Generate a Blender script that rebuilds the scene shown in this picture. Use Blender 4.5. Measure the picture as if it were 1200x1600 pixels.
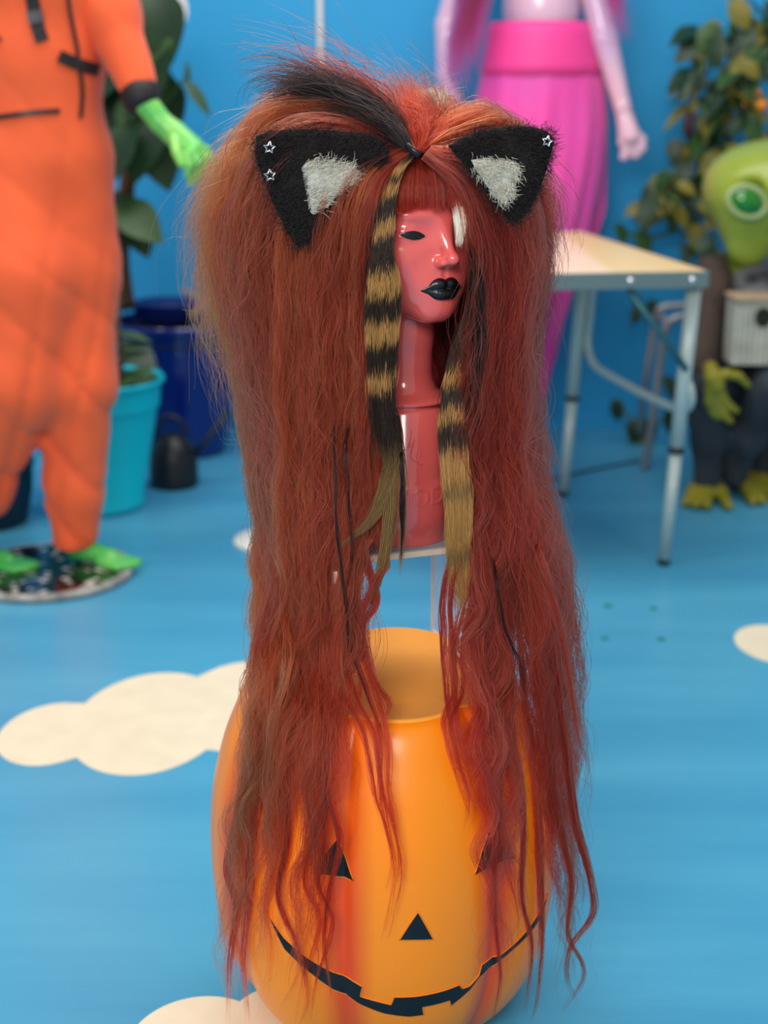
import bpy, bmesh, math, random
import numpy as np
from mathutils import Vector, Matrix
random.seed(7); rng = np.random.default_rng(7)
for o in list(bpy.data.objects): bpy.data.objects.remove(o)
SC = bpy.context.scene; COL = SC.collection
PI = math.pi

# ------------------------------------------------------------------ camera, world, lights, exposure
CAM_H, PITCH, FPX = 1.2, math.radians(16.0), 2220.0
CP, SP = math.cos(PITCH), math.sin(PITCH)
cd = bpy.data.cameras.new('camera'); cam = bpy.data.objects.new('camera', cd); COL.objects.link(cam)
cd.sensor_fit = 'VERTICAL'; cd.sensor_height = 34.6; cd.lens = FPX / 1600 * 34.6
cam.location = (0, 0, CAM_H); cam.rotation_euler = (math.pi / 2 - PITCH, 0, 0)
cd.dof.use_dof = True; cd.dof.focus_distance = 1.66; cd.dof.aperture_fstop = 3.0
cd.clip_start = 0.02
SC.camera = cam
w = bpy.data.worlds.new('world'); SC.world = w; w.use_nodes = True
w.node_tree.nodes['Background'].inputs[0].default_value = (0.97, 0.98, 1.0, 1)
w.node_tree.nodes['Background'].inputs[1].default_value = 0.45
def area(name, loc, target, sx, sy, energy, color):
    l = bpy.data.lights.new(name, 'AREA'); l.shape = 'RECTANGLE'; l.size = sx; l.size_y = sy
    l.energy = energy; l.color = color
    o = bpy.data.objects.new(name, l); COL.objects.link(o); o.location = loc
    o.rotation_euler = (Vector(target) - Vector(loc)).to_track_quat('-Z', 'Y').to_euler()
    return o
area('shop_window_light', (-0.9, -1.7, 2.7), (0.1, 2.6, 0.5), 2.3, 1.2, 122, (1.0, 0.97, 0.92))
area('ceiling_light', (-0.3, 3.2, 3.3), (-0.3, 3.5, 0), 3.4, 1.6, 80, (1.0, 0.98, 0.95))
SC.view_settings.view_transform = 'Standard'; SC.view_settings.look = 'None'
SC.view_settings.exposure = 0.0; SC.view_settings.gamma = 1.0
SC.view_settings.use_curve_mapping = False
cy = SC.cycles; cy.max_bounces = 6; cy.diffuse_bounces = 3; cy.glossy_bounces = 3; cy.transmission_bounces = 4; cy.transparent_max_bounces = 8; cy.use_denoising = True

# ------------------------------------------------------------------ helpers
def U(px, py, Y):
    """world point on the sight line of a photo pixel (1200x1600 frame) at world depth Y"""
    u = (px - 600) / FPX; v = (py - 800) / FPX
    t = Y / (CP - v * SP)
    return np.array((u * t, Y, CAM_H - t * (SP + v * CP)))
def UA(P):
    """array version: (...,3) of px,py,Y"""
    u = (P[..., 0] - 600) / FPX; v = (P[..., 1] - 800) / FPX
    t = P[..., 2] / (CP - v * SP)
    return np.stack([u * t, P[..., 2], CAM_H - t * (SP + v * CP)], -1)
def FL(px, py, z=0.0):
    u = (px - 600) / FPX; v = (py - 800) / FPX
    t = (CAM_H - z) / (SP + v * CP)
    return np.array((u * t, t * (CP - v * SP), z))
def ppm(Y, z=0.6):
    return FPX / (Y * CP + (CAM_H - z) * SP)
def srgb(r, g, b):
    f = lambda c: c / 12.92 if c <= 0.04045 else ((c + 0.055) / 1.055) ** 2.4
    return (f(r / 255), f(g / 255), f(b / 255), 1)

MATS = {}
def mat(name, col, rough=0.5, metal=0.0, var=0.0, scale=8.0, bump=0.0, bscale=60.0, coat=0.0, spec=0.5,
        stretch=None, col2=None, trans=0.0, alpha=1.0, ior=1.45, sheen=0.0):
    if name in MATS: return MATS[name]
    m = bpy.data.materials.new(name); m.use_nodes = True; nt = m.node_tree; b = nt.nodes['Principled BSDF']
    b.inputs['Base Color'].default_value = col
    b.inputs['Roughness'].default_value = rough; b.inputs['Metallic'].default_value = metal
    b.inputs['Coat Weight'].default_value = coat; b.inputs['Coat Roughness'].default_value = 0.06
    b.inputs['Specular IOR Level'].default_value = spec; b.inputs['IOR'].default_value = ior
    b.inputs['Transmission Weight'].default_value = trans; b.inputs['Alpha'].default_value = alpha
    b.inputs['Sheen Weight'].default_value = sheen
    tc = nt.nodes.new('ShaderNodeTexCoord'); mp = nt.nodes.new('ShaderNodeMapping')
    nt.links.new(tc.outputs['Object'], mp.inputs[0])
    if stretch: mp.inputs['Scale'].default_value = stretch
    if var > 0 or col2 is not None:
        n = nt.nodes.new('ShaderNodeTexNoise'); n.inputs['Scale'].default_value = scale; n.inputs['Detail'].default_value = 5
        nt.links.new(mp.outputs[0], n.inputs['Vector'])
        mx = nt.nodes.new('ShaderNodeMix'); mx.data_type = 'RGBA'
        c2 = col2 if col2 is not None else tuple(min(1, c * (1 + var)) for c in col[:3]) + (1,)
        c1 = col if col2 is not None else tuple(c * (1 - var) for c in col[:3]) + (1,)
        mx.inputs['A'].default_value = c1; mx.inputs['B'].default_value = c2
        mr = nt.nodes.new('ShaderNodeMapRange'); mr.inputs[1].default_value = 0.3; mr.inputs[2].default_value = 0.7
        nt.links.new(n.outputs['Fac'], mr.inputs[0]); nt.links.new(mr.outputs[0], mx.inputs['Factor'])
        nt.links.new(mx.outputs['Result'], b.inputs['Base Color'])
    if bump > 0:
        n2 = nt.nodes.new('ShaderNodeTexNoise'); n2.inputs['Scale'].default_value = bscale; n2.inputs['Detail'].default_value = 4
        nt.links.new(mp.outputs[0], n2.inputs['Vector'])
        bp = nt.nodes.new('ShaderNodeBump'); bp.inputs['Strength'].default_value = bump; bp.inputs['Distance'].default_value = 0.01
        nt.links.new(n2.outputs['Fac'], bp.inputs['Height']); nt.links.new(bp.outputs[0], b.inputs['Normal'])
    MATS[name] = m
    return m

ROOT = {}
def rootloc(o):
    while o.parent is not None: o = o.parent
    return np.array(o.location)
def tag(o, label=None, cat=None, group=None, kind=None):
    if label: o['label'] = label
    if cat: o['category'] = cat
    if group: o['group'] = group
    if kind: o['kind'] = kind
    return o
def empty(name, loc, label, cat, group=None):
    o = bpy.data.objects.new(name, None); COL.objects.link(o); o.location = [float(c) for c in loc]
    o.empty_display_size = 0.05
    return tag(o, label, cat, group)
def obj(name, V, F, m, parent=None, loc=None, smooth=True, label=None):
    """V are world positions; data is stored relative to the root's base"""
    V = np.asarray(V, float)
    L = rootloc(parent) if parent is not None else (np.array(loc, float) if loc is not None else np.array([*(V.min(0) + V.max(0))[:2] / 2, V[:, 2].min()]))
    me = bpy.data.meshes.new(name); me.from_pydata((V - L).tolist(), [], [tuple(int(i) for i in f) for f in F]); me.update()
    if m: me.materials.append(m)
    if smooth: me.polygons.foreach_set('use_smooth', [True] * len(me.polygons))
    o = bpy.data.objects.new(name, me); COL.objects.link(o)
    if parent is not None: o.parent = parent
    else: o.location = [float(c) for c in L]
    if label: o['label'] = label
    return o
def autosmooth(o, deg=35):
    bm = bmesh.new(); bm.from_mesh(o.data)
    for e in bm.edges:
        if len(e.link_faces) == 2 and e.calc_face_angle(0) > math.radians(deg): e.smooth = False
    bm.to_mesh(o.data); bm.free()
    return o

class MB:
    def __init__(s): s.V = []; s.F = []
    def add(s, V, F):
        n = len(s.V); s.V += [tuple(v) for v in V]; s.F += [tuple(i + n for i in f) for f in F]; return s
    def box(s, c, size, R=None, bev=0.0):
        bm = bmesh.new(); bmesh.ops.create_cube(bm, size=1.0)
        for v in bm.verts: v.co = Vector((v.co.x * size[0], v.co.y * size[1], v.co.z * size[2]))
        if bev > 0: bmesh.ops.bevel(bm, geom=list(bm.edges), offset=bev, segments=2, affect='EDGES', profile=0.6)
        bm.verts.ensure_lookup_table(); bm.verts.index_update()
        V = [v.co.copy() for v in bm.verts]; F = [[v.index for v in f.verts] for f in bm.faces]; bm.free()
        if R is not None: V = [R @ v for v in V]
        return s.add([(v[0] + c[0], v[1] + c[1], v[2] + c[2]) for v in V], F)
    def tube(s, path, rad, n=10, cap=True, flat=None):
        P = [np.array(p, float) for p in path]; N = len(P)
        rr = rad if hasattr(rad, '__len__') else [rad] * N
        up = None; V = []; F = []
        for i in range(N):
            t = P[min(i + 1, N - 1)] - P[max(i - 1, 0)]; t = t / (np.linalg.norm(t) + 1e-12)
            if up is None:
                a = np.array((0, 0, 1.0)) if abs(t[2]) < 0.9 else np.array((1.0, 0, 0)); up = a
            u = up - t * np.dot(up, t); u /= np.linalg.norm(u) + 1e-12; up = u
            v = np.cross(t, u)
            for k in range(n):
                a = 2 * PI * k / n
                fx, fy = (1, 1) if flat is None else flat
                V.append(P[i] + rr[i] * (fx * math.cos(a) * u + fy * math.sin(a) * v))
        for i in range(N - 1):
            for k in range(n):
                F.append((i * n + k, i * n + (k + 1) % n, (i + 1) * n + (k + 1) % n, (i + 1) * n + k))
        if cap: F.append(tuple(range(n - 1, -1, -1))); F.append(tuple((N - 1) * n + k for k in range(n)))
        return s.add(V, F)
    def lathe(s, c, prof, n=48, sx=1, sy=1):
        """prof list of (r,z); closed at ends when r is 0"""
        V = []; F = []
        for r, z in prof:
            for k in range(n):
                a = 2 * PI * k / n; V.append((c[0] + r * sx * math.cos(a), c[1] + r * sy * math.sin(a), c[2] + z))
        for i in range(len(prof) - 1):
            for k in range(n):
                F.append((i * n + k, i * n + (k + 1) % n, (i + 1) * n + (k + 1) % n, (i + 1) * n + k))
        F.append(tuple(range(n - 1, -1, -1))); F.append(tuple((len(prof) - 1) * n + k for k in range(n)))
        return s.add(V, F)
    def ell(s, c, r, nu=20, nv=12, R=None):
        V = []; F = []
        for j in range(nv + 1):
            th = PI * (j + 0.02 if j == 0 else (j - 0.02 if j == nv else j)) / nv
            for i in range(nu):
                ph = 2 * PI * i / nu
                p = np.array((r[0] * math.sin(th) * math.cos(ph), r[1] * math.sin(th) * math.sin(ph), r[2] * math.cos(th)))
                if R is not None: p = np.array(R @ Vector(p))
                V.append(p + np.array(c))
        for j in range(nv):
            for i in range(nu): F.append((j * nu + i, (j + 1) * nu + i, (j + 1) * nu + (i + 1) % nu, j * nu + (i + 1) % nu))
        F.append(tuple(range(nu))); F.append(tuple(nv * nu + i for i in range(nu - 1, -1, -1)))
        return s.add(V, F)
    def build(s, name, m, parent=None, smooth=True, loc=None, sharp=None, label=None):
        o = obj(name, s.V, s.F, m, parent, loc, smooth, label)
        if sharp: autosmooth(o, sharp)
        return o

def catmull(P, n):
    """resample a control polyline to n points, even in chord length"""
    P = np.asarray(P, float); Q = np.vstack([2 * P[0] - P[1], P, 2 * P[-1] - P[-2]])
    out = []
    for i in range(1, len(Q) - 2):
        t = np.linspace(0, 1, 14, endpoint=False)[:, None]
        p0, p1, p2, p3 = Q[i - 1], Q[i], Q[i + 1], Q[i + 2]
        out.append(0.5 * (2 * p1 + (p2 - p0) * t + (2 * p0 - 5 * p1 + 4 * p2 - p3) * t ** 2 + (3 * p1 - p0 - 3 * p2 + p3) * t ** 3))
    out.append(P[-1:]); C = np.vstack(out)
    d = np.concatenate([[0], np.cumsum(np.linalg.norm(np.diff(C, axis=0), axis=1))])
    s = np.linspace(0, d[-1], n)
    return np.stack([np.interp(s, d, C[:, k]) for k in range(C.shape[1])], -1)

# ---- signed-distance shapes and a surface-nets mesher: one continuous skin for bodies
def sd_caps(P, a, b, ra, rb):
    a = np.asarray(a, float); b = np.asarray(b, float); ba = b - a
    t = np.clip(((P - a) @ ba) / (ba @ ba + 1e-12), 0, 1)
    return np.linalg.norm(P - a - t[..., None] * ba, axis=-1) - (ra + (rb - ra) * t)
def sd_ell(P, c, r, R=None):
    q = P - np.asarray(c, float)
    if R is not None: q = q @ np.array(R)
    r = np.asarray(r, float)
    k0 = np.linalg.norm(q / r, axis=-1); k1 = np.linalg.norm(q / (r * r), axis=-1)
    return k0 * (k0 - 1) / (k1 + 1e-9)
def smin(a, b, k):
    h = np.clip(0.5 + 0.5 * (b - a) / k, 0, 1)
    return b + (a - b) * h - k * h * (1 - h)
def smax(a, b, k): return -smin(-a, -b, k)
def surfnet(f, lo, hi, step):
    lo = np.asarray(lo, float); hi = np.asarray(hi, float)
    n = np.ceil((hi - lo) / step).astype(int) + 1
    ax = [lo[i] + step * np.arange(n[i]) for i in range(3)]
    G = np.stack(np.meshgrid(*ax, indexing='ij'), -1)
    D = np.empty(tuple(n))
    ch = max(1, int(400000 / (n[1] * n[2])))
    for i in range(0, n[0], ch): D[i:i + ch] = f(G[i:i + ch])
    S = D < 0
    cs = [(i, j, k) for i in (0, 1) for j in (0, 1) for k in (0, 1)]
    sub = lambda A, c: A[c[0]:n[0] - 1 + c[0], c[1]:n[1] - 1 + c[1], c[2]:n[2] - 1 + c[2]]
    cnt = sum(sub(S, c).astype(int) for c in cs); act = (cnt > 0) & (cnt < 8)
    idx = np.argwhere(act); ids = -np.ones(act.shape, int); ids[act] = np.arange(len(idx))
    pos = np.zeros((len(idx), 3)); num = np.zeros(len(idx))
    for a in cs:
        for d in range(3):
            if a[d] == 0:
                b = list(a); b[d] = 1
                da = D[idx[:, 0] + a[0], idx[:, 1] + a[1], idx[:, 2] + a[2]]; db = D[idx[:, 0] + b[0], idx[:, 1] + b[1], idx[:, 2] + b[2]]
                m = (da < 0) != (db < 0); t = np.where(m, da / np.where(m, da - db, 1), 0)
                p = np.tile(np.array(a, float), (len(idx), 1)); p[:, d] = t
                pos[m] += p[m]; num[m] += 1
    V = lo + step * (idx + pos / num[:, None])
    F = []
    for d in range(3):
        e1, e2 = (d + 1) % 3, (d + 2) % 3
        sl = [slice(None)] * 3; sl2 = [slice(None)] * 3
        sl[d] = slice(0, n[d] - 1); sl2[d] = slice(1, n[d])
        A = S[tuple(sl)]; B = S[tuple(sl2)]
        q = np.argwhere(A != B)
        ok = (q[:, e1] > 0) & (q[:, e2] > 0) & (q[:, e1] < n[e1] - 1) & (q[:, e2] < n[e2] - 1)
        q = q[ok]; inside = A[q[:, 0], q[:, 1], q[:, 2]]
        def cid(o1, o2):
            r = q.copy(); r[:, e1] -= o1; r[:, e2] -= o2
            return ids[r[:, 0], r[:, 1], r[:, 2]]
        quad = np.stack([cid(1, 1), cid(0, 1), cid(0, 0), cid(1, 0)], -1)
        quad[~inside] = quad[~inside][:, ::-1]
        F.append(quad)
    F = np.vstack(F)
    return V, F[(F >= 0).all(1)]
def caps_mesh(caps, k, step, extra=None, pad=0.03):
    pts = np.array([c[0] for c in caps] + [c[1] for c in caps]); rm = max(max(c[2], c[3]) for c in caps) + pad
    def f(P):
        d = None
        for a, b, ra, rb in caps:
            e = sd_caps(P, a, b, ra, rb); d = e if d is None else smin(d, e, k)
        return extra(P, d) if extra else d
    return surfnet(f, pts.min(0) - rm, pts.max(0) + rm, step)
def chain(pts, rad):
    return [(np.array(pts[i]), np.array(pts[i + 1]), rad[i], rad[i + 1]) for i in range(len(pts) - 1)]
def wob(P, seed, freq, n=5):
    r = np.random.default_rng(seed); s = 0
    for _ in range(n):
        kx = r.normal(size=3) * freq; s = s + np.sin(P @ kx + r.uniform(0, 6.28))
    return s / n

# ------------------------------------------------------------------ the setting
WALL_Y = 5.35
m_floor = mat('floor_paint', srgb(86, 172, 206), 0.32, var=0.0, col2=srgb(66, 152, 192), scale=1.6, stretch=(0.5, 3.0, 1), bump=0.06, bscale=25)
m_wall = mat('wall_paint', srgb(36, 156, 212), 0.6, var=0.04, scale=2.0, bump=0.08, bscale=40)
o = MB().box((0, 2.4, -0.05), (9, 8.0, 0.1)).build('floor', m_floor, smooth=False); tag(o, 'glossy sky blue painted floor', 'floor', kind='structure')
o = MB().box((0, WALL_Y + 0.06, 1.75), (9, 0.12, 3.5)).build('wall_back', m_wall, smooth=False); tag(o, 'bright blue painted back wall', 'wall', kind='structure')
m_white = mat('white_paint', srgb(236, 234, 226), 0.5, var=0.03)
m_cream = mat('cream_paint', srgb(240, 226, 196), 0.45, var=0.05, scale=14, bump=0.05)
# white conduit on the wall
pp = U(500, 40, WALL_Y - 0.012)
mb = MB().tube([(pp[0], WALL_Y - 0.012, 3.2), (pp[0], WALL_Y - 0.012, 0.0)], 0.011, 12)
o = mb.build('wall_conduit', m_white); tag(o, 'thin white conduit running down the blue wall above the wig', 'pipe')

def cloud(name, blobs, label, cat, m, on_wall=False, group=None, thick=0.0015):
    """union of ellipses as one flat painted shape: blobs = (cx,cy,rx,ry) in surface metres, star-shaped about the mean"""
    B = np.array(blobs, float); c = B[:, :2].mean(0); n = 160; out = []
    for k in range(n):
        a = 2 * PI * k / n; d = np.array((math.cos(a), math.sin(a))); best = 0.02
        for bx, by, rx, ry in B:
            q = (c - (bx, by)) / (rx, ry); e = d / (rx, ry)
            A = e @ e; Bq = 2 * q @ e; C = q @ q - 1; D = Bq * Bq - 4 * A * C
            if D >= 0: best = max(best, (-Bq + math.sqrt(D)) / (2 * A))
        out.append(c + d * best)
    if on_wall:
        top = [(p[0], WALL_Y - thick, p[1]) for p in out]; bot = [(p[0], WALL_Y + 0.001, p[1]) for p in out]
        cc = (c[0], WALL_Y - thick, c[1])
    else:
        top = [(p[0], p[1], thick) for p in out]; bot = [(p[0], p[1], 0.0) for p in out]; cc = (c[0], c[1], thick)
    V = top + bot + [cc]; F = [(k, (k + 1) % n, 2 * n) for k in range(n)] + [(n + k, n + (k + 1) % n, (k + 1) % n, k) for k in range(n)]
    if on_wall: F = [f[::-1] for f in F]
    o = obj(name, V, F, m, smooth=False); return tag(o, label, cat, group)
def blob_px(cx, cy, rx, ry):
    c = FL(cx, cy); return (c[0], (FL(cx, cy - ry)[1] + FL(cx, cy + ry)[1]) / 2, FL(cx + rx, cy)[0] - c[0], (FL(cx, cy - ry)[1] - FL(cx, cy + ry)[1]) / 2)
cloud('painted_cloud', [blob_px(80, 1148, 82, 49), blob_px(232, 1132, 122, 80), blob_px(375, 1105, 100, 70)],
      'long cream cloud painted on the floor left of the pumpkin', 'floor painting', m_cream)
cloud('painted_cloud', [blob_px(310, 1640, 115, 82), blob_px(440, 1610, 90, 70)],
      'cream cloud painted on the floor at the pumpkin\'s lower left, cut by the frame', 'floor painting', m_cream)
cloud('painted_cloud', [blob_px(1215, 1008, 64, 31), blob_px(1300, 1000, 90, 45)],
      'cream cloud painted on the floor at the right edge', 'floor painting', m_cream)
def wall_blob(cx, cy, r):
    p = U(cx, cy, WALL_Y); s = r / ppm(WALL_Y, 1.3); return (p[0], p[2], s, s)
cloud('painted_wall_cloud', [wall_blob(255, 15, 38), wall_blob(205, -5, 50), wall_blob(180, 20, 25)],
      'white cloud painted on the blue wall behind the climbing plant', 'wall painting', m_white, True)
# stickers on the floor
m_gst = mat('green_sticker', srgb(26, 120, 96), 0.5)
for (x, y, wd, wh) in ((950, 947, 7, 'far one, nearer the wig'), (1021, 951, 6, 'far one, nearer the front table leg'), (945, 998, 6, 'near one, nearer the wig'), (1033, 999, 7, 'near one, nearer the cream cloud')):
    c = FL(x, y); r = wd / ppm(c[1], 0)
    mb = MB().lathe((c[0], c[1], 0), [(r, 0), (r, 0.001), (0.0001, 0.0012)], 16)
    tag(mb.build('floor_sticker', m_gst, smooth=False), 'small green sticker on the floor before the table, ' + wh, 'sticker', 'green stickers on the floor')

# ------------------------------------------------------------------ pumpkin
PKC = np.array((0.0, 1.74)); PK_TOP = 0.482
PROF = np.array([(0.0, 0.12), (0.008, 0.150), (0.03, 0.178), (0.08, 0.207), (0.15, 0.226), (0.24, 0.232), (0.32, 0.227), (0.39, 0.211), (0.44, 0.192), (0.465, 0.180), (0.478, 0.170), (0.482, 0.160)])
_pc = catmull(PROF, 200); PROF = _pc[np.argsort(_pc[:, 0])]
TH0 = math.radians(13)
def rib(th): return np.abs(np.cos(3.5 * (th - TH0)))
def pk_r(z, th):
    r0 = np.interp(z, PROF[:, 0], PROF[:, 1])
    k = 0.055 + 0.02 * np.clip((z - 0.3) / 0.18, 0, 1)
    return r0 * (1 - k + k * 1.25 * rib(th) ** 0.75)
def pk_point(th, z, off=0.0):
    r = pk_r(z, th) + off
    return np.array((PKC[0] + r * math.sin(th), PKC[1] - r * math.cos(th), z))
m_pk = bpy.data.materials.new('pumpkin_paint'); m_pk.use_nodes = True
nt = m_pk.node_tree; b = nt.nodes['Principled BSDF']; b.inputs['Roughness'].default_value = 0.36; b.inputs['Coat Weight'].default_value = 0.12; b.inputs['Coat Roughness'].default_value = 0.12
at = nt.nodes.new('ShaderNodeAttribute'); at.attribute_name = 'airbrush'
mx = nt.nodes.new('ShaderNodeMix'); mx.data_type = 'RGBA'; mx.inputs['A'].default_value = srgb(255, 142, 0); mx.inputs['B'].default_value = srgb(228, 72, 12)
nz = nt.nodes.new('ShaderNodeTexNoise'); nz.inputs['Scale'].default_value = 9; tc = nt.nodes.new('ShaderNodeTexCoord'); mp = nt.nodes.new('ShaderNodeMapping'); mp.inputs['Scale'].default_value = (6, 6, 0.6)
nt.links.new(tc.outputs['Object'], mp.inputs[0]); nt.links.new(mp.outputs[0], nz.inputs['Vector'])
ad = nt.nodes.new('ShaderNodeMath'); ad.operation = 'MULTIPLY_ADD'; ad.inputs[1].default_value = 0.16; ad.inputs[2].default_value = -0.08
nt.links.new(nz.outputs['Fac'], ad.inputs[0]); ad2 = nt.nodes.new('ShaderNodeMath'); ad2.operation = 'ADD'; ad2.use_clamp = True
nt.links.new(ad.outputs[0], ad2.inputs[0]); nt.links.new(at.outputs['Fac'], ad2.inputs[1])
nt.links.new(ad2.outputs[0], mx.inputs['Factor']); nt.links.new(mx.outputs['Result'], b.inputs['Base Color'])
pk = empty('pumpkin', (PKC[0], PKC[1], 0), 'large orange jack-o-lantern pumpkin with black carved face under the long wig', 'pumpkin')
NT = 280
zs = np.concatenate([np.linspace(0, 0.03, 8), np.linspace(0.036, 0.44, 70), np.linspace(0.446, 0.482, 14)])
V = []; att = []
for z in zs:
    for k in range(NT):
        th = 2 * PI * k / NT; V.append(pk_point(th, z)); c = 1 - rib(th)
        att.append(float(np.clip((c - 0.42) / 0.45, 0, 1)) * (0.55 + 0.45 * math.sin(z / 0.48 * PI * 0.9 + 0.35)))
F = [(i * NT + k, i * NT + (k + 1) % NT, (i + 1) * NT + (k + 1) % NT, (i + 1) * NT + k) for i in range(len(zs) - 1) for k in range(NT)]
F.append(tuple(range(NT - 1, -1, -1)))
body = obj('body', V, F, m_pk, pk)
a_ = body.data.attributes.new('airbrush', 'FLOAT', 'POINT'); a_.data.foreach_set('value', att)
# flat matte lid, scalloped like the ribs
m_lid = mat('pumpkin_lid_lit', srgb(250, 166, 60), 0.75, var=0.06, scale=10)  # overhead light on a dusty top is put into this paler orange
V = []; F = []; rings = [1.0, 0.985, 0.96, 0.9, 0.6, 0.3, 0.05]; zz = [0.482, 0.4845, 0.4845, 0.480, 0.479, 0.479, 0.479]
for s_, z in zip(rings, zz):
    for k in range(NT):
        th = 2 * PI * k / NT; r = float(pk_r(0.482, th)) * s_; V.append((PKC[0] + r * math.sin(th), PKC[1] - r * math.cos(th), z))
F = [(i * NT + k, i * NT + (k + 1) % NT, (i + 1) * NT + (k + 1) % NT, (i + 1) * NT + k) for i in range(len(rings) - 1) for k in range(NT)] + [tuple((len(rings) - 1) * NT + k for k in range(NT))]
obj('lid', V, F, m_lid, pk, label='flat matte scalloped top')
def pk_hit(px, py):
    """(theta, z) on the pumpkin skin seen at a photo pixel"""
    a = np.array((0, 0, CAM_H)); d = U(px, py, 1.0) - a
    for t in np.linspace(1.2, 1.9, 1400):
        p = a + d * t; th = math.atan2(p[0] - PKC[0], -(p[1] - PKC[1]))
        if 0 <= p[2] <= PK_TOP and math.hypot(p[0] - PKC[0], p[1] - PKC[1]) < pk_r(p[2], th): return th, p[2]
    p = a + d * 1.55; return math.atan2(p[0], -(p[1] - PKC[1])), max(0.0, p[2])
m_blk = mat('carving_black', srgb(18, 20, 26), 0.35, var=0.1)
m_rim = mat('carving_rim', srgb(240, 130, 20), 0.4)
def carve(name, poly, sub=3, rim=True):
    """black carved shape: outline given on the skin, follows the skin's curve"""
    P = [pk_hit(*p) for p in poly]
    bm = bmesh.new(); vs = [bm.verts.new((t, z, 0)) for t, z in P]; bm.faces.new(vs)
    bmesh.ops.triangulate(bm, faces=list(bm.faces))
    for _ in range(sub):
        es = [e for e in bm.edges if e.calc_length() > 0.025]
        if es: bmesh.ops.subdivide_edges(bm, edges=es, cuts=1, use_grid_fill=False); bmesh.ops.triangulate(bm, faces=[f for f in bm.faces if len(f.verts) > 3])
    bm.verts.index_update(); V = [pk_point(v.co.x, v.co.y, 0.0012) for v in bm.verts]; F = [[v.index for v in f.verts] for f in bm.faces]; bm.free()
    n = len(V); V2 = V + [v - np.array((0, 0, 0)) for v in V]
    o = obj(name, V, F, m_blk, pk)
    me = o.data; bm = bmesh.new(); bm.from_mesh(me); bmesh.ops.recalc_face_normals(bm, faces=list(bm.faces)); 
    f0 = bm.faces[:][0]
    cen = Vector((0, 0, 0.25)); 
    if sum((f.normal.dot(f.calc_center_median() - cen)) for f in bm.faces) < 0: bmesh.ops.reverse_faces(bm, faces=list(bm.faces))
    bm.to_mesh(me); bm.free()
    if rim:
        path = []
        PP = P + [P[0]]
        for i in range(len(PP) - 1):
            for s in np.linspace(0, 1, 6, endpoint=False):
                path.append(pk_point(PP[i][0] + (PP[i + 1][0] - PP[i][0]) * s, PP[i][1] + (PP[i + 1][1] - PP[i][1]) * s, 0.0006))
        path.append(path[0])
        MB().tube(path, 0.0009, 6).build('carved_edge', m_rim, o)
    return o
carve('eye', [(528, 1308), (553, 1376), (520, 1368), (489, 1364), (508, 1332)])
carve('eye', [(762, 1298), (804, 1340), (775, 1349), (741, 1366), (752, 1330)])
carve('nose', [(653, 1424), (677, 1467), (650, 1468), (624, 1468), (638, 1446)])
up = [(418, 1425), (445, 1465), (480, 1495), (520, 1518), (567, 1541), (563, 1556), (590, 1564), (611, 1569), (616, 1557), (650, 1556), (690, 1548), (717, 1538), (722, 1544), (733, 1540), (748, 1523), (752, 1507), (780, 1492), (812, 1465), (835, 1435), (855, 1396)]
dn = [(848, 1425), (828, 1456), (800, 1484), (770, 1508), (748, 1527), (735, 1545), (704, 1571), (702, 1563), (660, 1573), (662, 1585), (640, 1588), (600, 1583), (560, 1567), (520, 1545), (480, 1515), (445, 1482)]
carve('mouth', up + dn, 4)

# ------------------------------------------------------------------ clear riser and board on the pumpkin
RY = Matrix.Rotation(math.radians(20), 3, 'Z'); RC = np.array((0.005, 1.77)); RZ0, RZ1 = 0.4795, 0.655
m_acr = mat('clear_acrylic', (0.93, 0.97, 1.0, 1), 0.06, trans=0.0, alpha=0.14, spec=0.6)
m_acre = mat('acrylic_edge', (0.85, 0.88, 0.9, 1), 0.3, alpha=0.75)
rs = empty('acrylic_riser', (RC[0], RC[1], RZ0), 'clear acrylic riser standing on the pumpkin\'s flat top', 'riser')
def rl(x, y, z): v = RY @ Vector((x, y, 0)); return (RC[0] + v.x, RC[1] + v.y, z)
for sx in (-1, 1):
    p = MB().box(rl(sx * 0.105, 0, (RZ0 + RZ1) / 2), (0.004, 0.2, RZ1 - RZ0 - 0.001), RY).build('side_panel', m_acr, rs, smooth=False)
    e = MB()
    for yy in (-0.101, 0.101): e.box(rl(sx * 0.105, yy, (RZ0 + RZ1) / 2), (0.0046, 0.002, RZ1 - RZ0 - 0.001), RY)
    e.box(rl(sx * 0.105, 0, RZ0 + 0.0012), (0.005, 0.2, 0.0022), RY)
    e.build('panel_edge', m_acre, p, smooth=False)
bd = empty('display_board', (RC[0], RC[1], RZ1), 'grey topped square board with pale wooden edge under the mannequin head', 'board')
m_bgrey = mat('board_grey', srgb(150, 158, 168), 0.7, var=0.08, scale=40)
m_bwood = mat('board_wood', srgb(222, 204, 182), 0.6, var=0.05, scale=30)
MB().box(rl(0, 0.005, RZ1 + 0.004), (0.226, 0.175, 0.0075), RY).build('core', m_bwood, bd, smooth=False)
MB().box(rl(0, 0.005, RZ1 + 0.0088), (0.224, 0.173, 0.0016), RY).build('top_sheet', m_bgrey, bd, smooth=False)
BOARD_Z = RZ1 + 0.0098

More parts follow.
